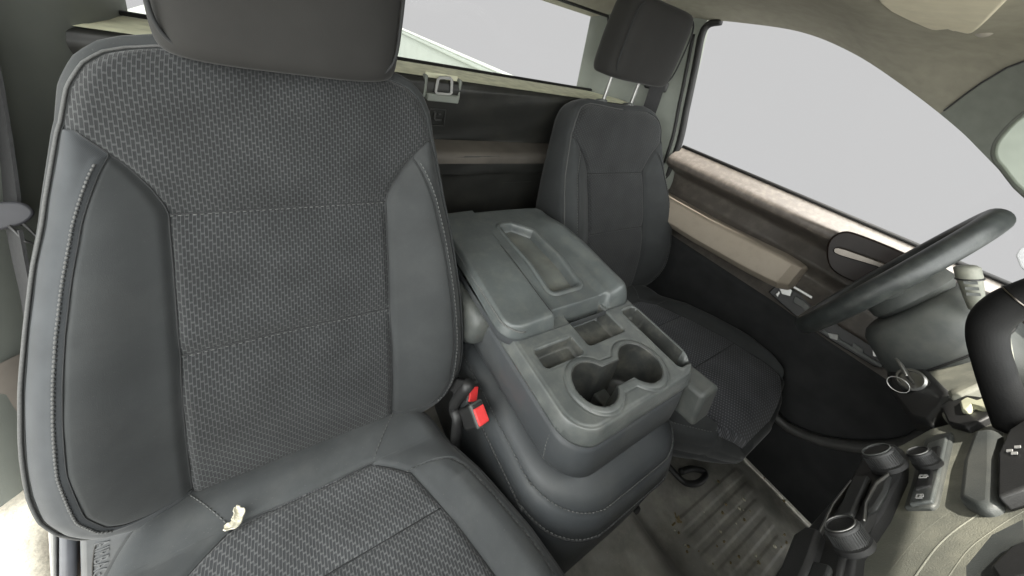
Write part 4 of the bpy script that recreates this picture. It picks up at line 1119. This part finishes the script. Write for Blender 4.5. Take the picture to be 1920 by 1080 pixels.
# raised frame of the outer vent at the corner
for off, r, pts in ((-.0004, .0005, ((1655, 1090), (1720, 1010), (1790, 955), (1870, 915), (1930, 880))), (-.0006, .0010, ((1712, 1090), (1765, 1020), (1830, 970), (1930, 915))), (-.0006, .0008, ((1775, 1090), (1820, 1030), (1880, 985), (1930, 955)))):
    keep(tube('vent_frame', catmull([tuple(D0(u, v, off)) for u, v in pts], 6), r, M_dash, None, 8), dash)
dpl('vent_blade', [(1800, 1060), (1850, 1000), (1930, 960), (1940, 1100), (1800, 1100)], M_plast, -.0, .01, .003)
dpl('vent_shade', [(1850, 1060), (1890, 1020), (1940, 1000), (1940, 1080), (1870, 1090)], M_dark, .004, .006, .003)
# top of the dash running forward to the screen
bm = bmesh.new(); bm_box(bm, (0, -.76, .80), (1.46, .50, .10), Matrix.Rotation(math.radians(4), 3, 'X')); keep(from_bm('dash_top', bm, M_dash, None, bevel=.03, seg=5), dash)
bm = bmesh.new(); bm_box(bm, (0, -.72, .56), (1.46, .36, .36)); keep(from_bm('dash_core', bm, M_carpet, None, bevel=.03, seg=4), dash)
bm = bmesh.new(); bm_box(bm, (0, -.93, .40), (1.5, .04, .8)); keep(from_bm('bulkhead', bm, M_carpet, None), dash)
# knee cover with key lock, to the right of the column
kn = dpl('knee_cover', [(1664, 688), (1690, 672), (1780, 640), (1832, 590), (1850, 640), (1880, 760), (1760, 780), (1712, 770), (1672, 735)], M_dash, 0.0, .02, .006, 0, 3)
dpl('lock_surround', [(1660, 690), (1678, 678), (1712, 664), (1735, 690), (1782, 735), (1768, 760), (1740, 790), (1700, 780), (1668, 735)], M_dark, .004, .02, .006, 0, 3)
dpl('shelf_bead', [(1772, 732), (1840, 705), (1845, 716), (1780, 745)], M_dash, .010, .02, .004)
dpl('lower_bracket', [(1762, 760), (1800, 738), (1852, 745), (1860, 775), (1810, 800), (1775, 790)], M_dark, .006, .01, .002)
dpl('bracket_ledge', [(1796, 752), (1812, 742), (1832, 748), (1850, 742), (1856, 762), (1836, 764), (1822, 760), (1812, 770), (1800, 768)], M_sill, .010, .006, .003, 0, 3)
# key
kc = D0(1710, 714, .012)
key = thing('ignition_key', 'silver ignition key with wire ring in the lock beside the steering column', 'key', tuple(kc))
bm = bmesh.new(); KA = DN*.5+(CC-kc)/np.linalg.norm(CC-kc)*.7; KA /= np.linalg.norm(KA); lathe_bm(bm, kc, KA, [(0, -.012), (.0155, -.012), (.0155, .004), (.0135, .006), (.0115, .006), (.0110, .003), (0, .003)], 32); keep(from_bm('lock_barrel', bm, M_steel, None, sharp=35), key)
A = axes_from(KA, (1, 0, -.25)); bm = bmesh.new(); bm_box(bm, Vector(kc)+A @ Vector((.006, 0, .014)), (.026, .0035, .020), A); keep(from_bm('key_head', bm, M_steel, None, bevel=.0012), key)
rc = D0(1684, 721, .022); A = axes_from(CC-rc, (1, 0, 0))
keep(tube('key_ring', [rc+np.array(A @ Vector((.0085*math.cos(a), .0100*math.sin(a), 0))) for a in np.linspace(0, 2*math.pi, 40, endpoint=False)], .0007, M_steel, None, 6, True), key)

# ------------------------------------------------------------------ steering column + wheel
WC = np.array([.43, -.345, .798]); WA = math.radians(18); WU = np.array([0, -math.sin(WA), math.cos(WA)]); WN = np.array([0, math.cos(WA), math.sin(WA)]); WX = np.array([1.0, 0, 0])
sw_ = thing('steering_wheel', 'dark worn steering wheel seen edge on', 'steering wheel', tuple(WC))
ang = np.linspace(0, 2*math.pi, 96, endpoint=False)
ringp = [WC+.153*(math.cos(a)*WX+math.sin(a)*WU) for a in ang]
keep(tube('rim', ringp, .0150, M_wheel, None, 20, True), sw_)
bm = bmesh.new(); lathe_bm(bm, WC-WN*.05, WN, [(0, 0), (.05, 0), (.062, .012), (.060, .030), (.045, .042), (0, .046)], 40); keep(from_bm('hub', bm, M_plast, None, sharp=50), sw_)
for a in (0, math.pi, -math.pi/2):
    d = math.cos(a)*WX+math.sin(a)*WU
    P = [WC+d*.05-WN*.02, WC+d*.10-WN*.010, WC+d*.148]
    keep(tube('spoke', catmull(P, 5), .016, M_plast, None, 10, False, (tuple(WN), .45)), sw_)
    if a != -math.pi/2:
        bm = bmesh.new(); A = axes_from(WN, WX); bm_box(bm, WC+d*.095-WN*.002, (.05, .028, .010), A); keep(from_bm('button_pad', bm, M_gloss, None, bevel=.004), sw_)
        bm = bmesh.new()
        for q in (-.012, .012): bm_box(bm, WC+d*(.095+q)+WN*.004, (.016, .012, .004), A)
        keep(from_bm('wheel_switch', bm, M_steel, None, bevel=.002), sw_)
colm = thing('steering_column', 'rounded grey green column shroud under the steering wheel', 'steering column', tuple(WC-WN*.1))
ax = -WN*math.cos(.1)+WU*-.1; ax /= np.linalg.norm(ax)
rings = []
Au = WU; 
for h, rx, ry in ((.045, .060, .050), (.048, .074, .066), (.056, .082, .074), (.09, .090, .082), (.14, .096, .086), (.19, .098, .086), (.20, .092, .080)):
    c = WC+ax*h-WU*.012
    rings.append([c+WX*rx*math.copysign(abs(math.cos(a))**.75, math.cos(a))+Au*ry*math.copysign(abs(math.sin(a))**.75, math.sin(a)) for a in np.linspace(0, 2*math.pi, 56, endpoint=False)])
keep(loft('column_shroud', rings, M_plast, None), colm)
c = WC+ax*.115-WU*.012
keep(tube('shroud_joint', [c+WX*.0955*math.copysign(abs(math.cos(a))**.75, math.cos(a))+Au*.0865*math.copysign(abs(math.sin(a))**.75, math.sin(a)) for a in np.linspace(0, 2*math.pi, 56, endpoint=False)], .0015, M_dark, None, 6, True), colm)
# turn signal stalk
s0 = on_x(1832, 580, .36); s1 = on_x(1812, 498, .36)
stalk = keep(tube('signal_stalk', [s0, s0+(s1-s0)*.3, s0+(s1-s0)*.65, s0+(s1-s0)*.70, s1-(s1-s0)*.05, s1], [.008, .010, .0115, .0125, .0125, .009], M_dash, None, 16), colm)
bm = bmesh.new(); A = axes_from(CC-s1, s1-s0)
for k in range(3): bm_box(bm, s0+(s1-s0)*(.35+.13*k)+np.array(A.col[2])*.0118, (.004, .012, .0008), A)
keep(from_bm('stalk_marking', bm, M_plast), colm)
keep(tube('stalk_ring', [s0+(s1-s0)*.70+np.array(axes_from(s1-s0) @ Vector((.0127*math.cos(a), .0127*math.sin(a), 0))) for a in np.linspace(0, 6.283, 24, endpoint=False)], .0012, M_dark, None, 6, True), colm)

# ------------------------------------------------------------------ gear lever
gx = .11
gp = [on_x(u, v, gx) for u, v in ((1905, 805), (1884, 750), (1864, 690), (1851, 640), (1856, 604), (1886, 575), (1930, 556), (1990, 535))]
glv = thing('gear_lever', 'thick black bent column gear lever at the right edge', 'gear lever', tuple(gp[0]))
gc = catmull(gp, 6); rad = np.interp(np.linspace(0, 1, len(gc)), [0, .35, .55, .8, 1], [.0135, .0128, .0128, .0135, .0135])
keep(tube('lever_arm', gc, list(rad), simple('lever_grip', (.007, .007, .007), .65, spec=.2, noise=.2, scale=60, bump=.3), None, 18), glv)
kb = len(gc)-9; gd = np.array(gc[kb+1])-np.array(gc[kb-1])
keep(tube('chrome_band', [np.array(gc[kb])+np.array(axes_from(gd) @ Vector((.0136*math.cos(a), .0136*math.sin(a), 0))) for a in np.linspace(0, 6.283, 30, endpoint=False)], .0011, M_chrome, None, 6, True), glv)
gs = keep(trace('lever_lit_face', [(1884, 640), (1893, 625), (1902, 680), (1900, 742), (1888, 756), (1880, 720)], (gx+.004, 0, 0), (-1, .2, .2), .006, M_dash, None, 0, .002), glv)  # pale plate added to stand for the sunlit face of the lever
om = thing('outside_mirror', 'silver edged door mirror corner at the right edge outside the driver window', 'mirror', (.95, -.5, .8))
mp_ = [on_x(u, v, .95) for u, v in ((1899, 478), (1906, 466), (1925, 452), (1990, 440), (1990, 540), (1930, 520), (1908, 500))]
keep(plate('mirror_housing', mp_, (-.3, .95, 0), .05, simple('mirror_silver', (.45, .45, .46), .3, noise=.05), None, .01, 4), om)

# ------------------------------------------------------------------ rear-view mirror, visor
rv = thing('rearview_mirror', 'grey rear view mirror with rounded corner at the upper right edge', 'mirror', (.02, -.36, 1.03))
mx0 = .0
MP = [on_x(u, v, mx0) for u, v in ((1856, 275), (1872, 248), (1918, 205), (2060, 120), (2160, 330), (2040, 440), (1920, 372), (1872, 318), (1857, 298))]
nv = np.array([-1, .12, .1]); nv /= np.linalg.norm(nv)
keep(plate('mirror_housing', catmull(MP, 3, True), nv, .03, simple('mirror_shell', (.13, .14, .125), .5, noise=.1), None, .004, 4), rv)
cM = np.mean(MP, axis=0); MI = [cM+(p-cM)*.90+nv*.0012 for p in MP]
keep(plate('mirror_face', catmull(MI, 3, True), nv, .006, simple('mirror_pane', (.20, .225, .19), .35, noise=.1, scale=60), None, .002, 3), rv)

vis = thing('sun_visor', 'beige cloth sun visor folded under the roof lining', 'sun visor', (.45, -.15, 1.19))
VP = [on_z(u, v, 1.183) for u, v in ((1620, -60), (1640, -8), (1650, 8), (1668, 22), (1700, 38), (1735, 53), (1752, 59), (1766, 57), (1776, 56), (1800, 66), (1812, 68), (1826, 62), (1850, 40), (1890, 0), (1950, -60))]
keep(plate('visor_pad', VP, (0, .0, -1), .016, M_visor, None, .005, 4), vis)
clp = on_z(1850, 54, 1.192)
vc = thing('visor_clip', 'small pale visor clip fixed to the lining next to the visor', 'clip', tuple(clp))
bm = bmesh.new(); bmesh.ops.create_uvsphere(bm, u_segments=24, v_segments=14, radius=1.0)
d1 = on_z(1868, 58, 1.192)-on_z(1832, 52, 1.192); A = Matrix((Vector(d1).normalized(), Vector((0, 0, 1)).cross(Vector(d1).normalized()), Vector((0, 0, 1)))).transposed()
for v in bm.verts: v.co = Vector(clp)+A @ Vector((v.co.x*np.linalg.norm(d1)*.5, v.co.y*.013, v.co.z*.012))
keep(from_bm('clip_body', bm, simple('clip_plastic', (.42, .39, .34), .5), None), vc)
# front header of the roof, out of view, edge pushed forward to shade the dash
hx_ = np.linspace(-.66, .66, 25)
keep(loft('front_header', [[(x, y0 if k < 2 else -.468+.035*(x/.62)**2, z) for k, (y0, z) in enumerate(((-.29, 1.193), (-.36, 1.186), (0, 1.16)))] for x in hx_], M_liner, None, caps=(False, False), closed=False), roof)
ws = plate('windscreen', [(-.60, -.475, 1.155), (.60, -.475, 1.155), (.70, -.92, .86), (-.70, -.92, .86)], (0, -.43, .9), .005, M_glass, None, 0)
tag(ws, 'clear raked windscreen above the dashboard, outside the right edge', 'windscreen')
